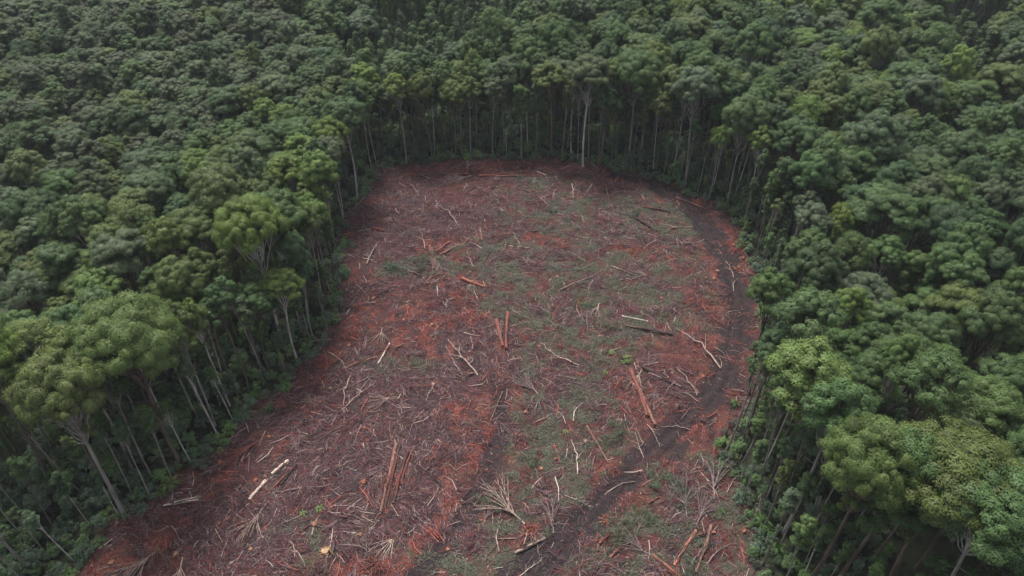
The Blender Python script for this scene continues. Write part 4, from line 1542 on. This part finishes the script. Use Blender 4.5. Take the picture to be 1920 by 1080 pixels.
# dead standing saplings, and pale stones by the side track
for (px, py, H, label) in [(876, 322, 4.0, "thin bare pale sapling still standing at the far end"), (1410, 985, 9.0, "dead grey sapling with withered top, lower right scrub"), (1000, 352, 3.5, "small grey sapling with thin twigs left standing near the far end")]:
    x, y = gp(px, py)
    r = np.random.default_rng(int(px))
    T, C = Tubes(), Tubes()
    P = bez((0, 0, -.3), (r.normal(0, .3), r.normal(0, .3), H * .5), (r.normal(0, .4), r.normal(0, .4), H), 8)
    T.add(P, np.linspace(.11, .03, 8), 6)
    for k in range(26):
        i = r.integers(4, 8)
        e = P[i] + r.normal(0, .5, 3) * np.array([1, 1, .6])
        C.add(bez(P[i], (P[i] + e) / 2 + r.normal(0, .1, 3), e, 4), [.03, .025, .02, .01], 4)
    s = bpy.data.objects.new("dead_sapling", None)
    COL.objects.link(s)
    s.location = (x, y, h1(x, y))
    a = link("trunk", T.mesh("trunk", M_BARK, False), s)
    b = link("twig_crown", C.mesh("twig_crown", M_BARK, False), s)
    a["tone"] = b["tone"] = (0.33, 0.29, 0.25)
    tag(s, label, "dead sapling")


# ------------------------------------------------------------------ fine litter (nobody could count it)
def field_points(n, weight):
    X = rng.uniform(-78, 68, n)
    Y = 46 + 176 * rng.random(n) ** 1.15
    ok = rim_d(X, Y) + (fbm(X, Y, 7, 51) - .5) * 8 < 2.0
    X, Y = X[ok], Y[ok]
    w = weight(X, Y)
    k = rng.random(len(X)) < w
    return X[k], Y[k]


def twig_litter():
    def w(x, y):
        g, l, o = zones(x, y)
        return np.clip(.27 + .6 * l + .02 * g + .22 * o, 0, 1) * (1 - .9 * track_amount(x, y)) * (.14 + 1.35 * smooth(.36, .66, fbm(x, y, 4.5, 81))) * (.3 + 1.1 * smooth(.38, .62, fbm(x, y, 1.9, 85)))
    X, Y = field_points(1700000, w)
    n = len(X)
    g, l, o = zones(X, Y)
    L = np.clip(rng.lognormal(math.log(.9), .68, n), .3, 5.5)
    a = (fbm(X, Y, 14, 83) * 2.4) * PI + rng.normal(0, .75, n)
    tilt = rng.normal(0, .12, n)
    wd = np.clip(.015 + .021 * L * rng.random(n), .015, .10)
    z = hgt(X, Y) + (fbm(X, Y, 1.6, 41, 2) - .5) * .55 + rng.random(n) ** 2 * (.2 + .75 * smooth(.45, .75, fbm(X, Y, 4.5, 81))) + .02
    near = np.full(n, 99.0)
    for q in LOGS[:44]:
        near = np.minimum(near, seg_dist(X, Y, [tuple(gp(q[0], q[1])), tuple(gp(q[2], q[3]))]))
    z = np.where(near < 1.4, hgt(X, Y) + .05 + .25 * rng.random(n), z)
    d = np.stack([np.cos(a), np.sin(a), tilt], -1)
    s = np.stack([-np.sin(a), np.cos(a), np.zeros(n)], -1)
    c = np.stack([X, Y, z], -1)
    up = np.array([0, 0, 1.0])
    bend = s * (rng.normal(0, .08, n) * L)[:, None]
    lft, rgt = s * wd[:, None], up * (wd * .8)[:, None]
    A, M, B = c - d * L[:, None] / 2, c + bend, c + d * L[:, None] / 2
    V = np.stack([A - lft, A + rgt, A + lft, M - lft, M + rgt, M + lft, B - lft * .5, B + rgt * .5, B + lft * .5], 1).reshape(-1, 3)
    q = np.array([[0, 1, 4, 3], [1, 2, 5, 4], [3, 4, 7, 6], [4, 5, 8, 7]])
    F = (np.arange(n)[:, None, None] * 9 + q).reshape(-1, 4)
    pal = np.array([(0.070, 0.040, 0.046), (0.125, 0.080, 0.087), (0.25, 0.172, 0.158), (0.118, 0.034, 0.031), (0.27, 0.074, 0.052), (0.038, 0.020, 0.023), (0.36, 0.29, 0.25)])
    u = rng.random(n)
    orng = o + .25
    idx = np.select([u < .34, u < .54, u < .61, u < .77, u < .77 + .12 * orng, u < .97], [0, 1, 2, 3, 4, 5], 6)
    red = (o > .35) & (rng.random(n) < .55)
    idx = np.where(red, np.where(rng.random(n) < .4, 4, 3), idx)
    col = 0.98 * pal[idx] * rng.uniform(.75, 1.2, (n, 1))
    me = build_mesh("twig_litter", V, [F], M_TWIG, colors=np.repeat(col, 9, 0))
    print("twigs", n)
    tag(link("twig_litter", me), "fine twigs and bark strips strewn over the whole clearing", kind="stuff")


def slash_leaves():
    def w(x, y):
        g, l, o = zones(x, y)
        return np.clip(g * 1.9 + .08 * (1 - g), 0, 1) * (1 - .95 * track_amount(x, y)) * (.28 + 1.1 * smooth(.38, .60, fbm(x, y, 2.4, 91)))
    X, Y = field_points(1150000, w)
    n = len(X)
    hp = smooth(.4, .75, fbm(X, Y, 2.4, 91))
    z = hgt(X, Y) + (fbm(X, Y, 1.6, 41, 2) - .5) * .55 + .10 + hp * .75 * rng.random(n)
    p = np.stack([X, Y, z], -1)
    v, vn = cards(p, np.tile(np.array([0, 0, 1.0]), (n, 1)), .30, rng, .38, 1.0)
    pal = np.array([(0.046, 0.056, 0.037), (0.078, 0.088, 0.062), (0.034, 0.041, 0.029), (0.060, 0.080, 0.038), (0.090, 0.086, 0.066)])
    col = pal[rng.choice(5, n, p=[.32, .26, .2, .14, .08])] * rng.uniform(.8, 1.2, (n, 1))
    me = build_mesh("leaf_litter", v, [np.arange(4 * n).reshape(n, 4)], M_SLASH, normals=vn, colors=np.repeat(col, 4, 0))
    print("slash", n)
    tag(link("leaf_litter", me), "grey-green slash of stripped leaves covering the clearing", kind="stuff")


def wood_chips():
    def w(x, y):
        g, l, o = zones(x, y)
        return np.clip(.10 + .8 * o, 0, 1) * (1 - .8 * track_amount(x, y))
    X, Y = field_points(60000, w)
    n = len(X)
    p = np.stack([X, Y, hgt(X, Y) + (fbm(X, Y, 1.6, 41, 2) - .5) * .55 + .05 + .2 * rng.random(n)], -1)
    v, vn = cards(p, np.tile(np.array([0, 0, 1.0]), (n, 1)), .42, rng, .28, .6)
    pal = np.array([(0.25, 0.080, 0.052), (0.17, 0.050, 0.036), (0.33, 0.22, 0.16), (0.31, 0.115, 0.068)])
    col = pal[rng.choice(4, n, p=[.36, .34, .14, .16])] * rng.uniform(.7, 1.1, (n, 1))
    me = build_mesh("wood_chips", v, [np.arange(4 * n).reshape(n, 4)], M_TWIG, normals=vn, colors=np.repeat(col, 4, 0))
    tag(link("wood_chips", me), "orange wood chips scattered on the torn soil", kind="stuff")


twig_litter()
slash_leaves()
wood_chips()

# ------------------------------------------------------------------ the slight haze of the air
def haze():
    m = bpy.data.materials.new("haze")
    m.use_nodes = True
    nt = m.node_tree
    nt.nodes.clear()
    o = nt.nodes.new("ShaderNodeOutputMaterial")
    v = nt.nodes.new("ShaderNodeVolumePrincipled")
    v.inputs["Color"].default_value = (0.82, 0.88, 1.0, 1)
    v.inputs["Density"].default_value = 0.00007
    nt.links.new(v.outputs[0], o.inputs["Volume"])
    x, y0, y1, z0, z1 = 2700, -600, 4600, -40, 126
    V = [(sx * x, y, z) for z in (z0, z1) for y in (y0, y1) for sx in (-1, 1)]
    F = [(0, 2, 3, 1), (4, 5, 7, 6), (0, 1, 5, 4), (2, 6, 7, 3), (0, 4, 6, 2), (1, 3, 7, 5)]
    tag(link("haze", build_mesh("haze", V, [np.array(F)], m)), "thin pale haze in the air over the forest", kind="stuff")


haze()
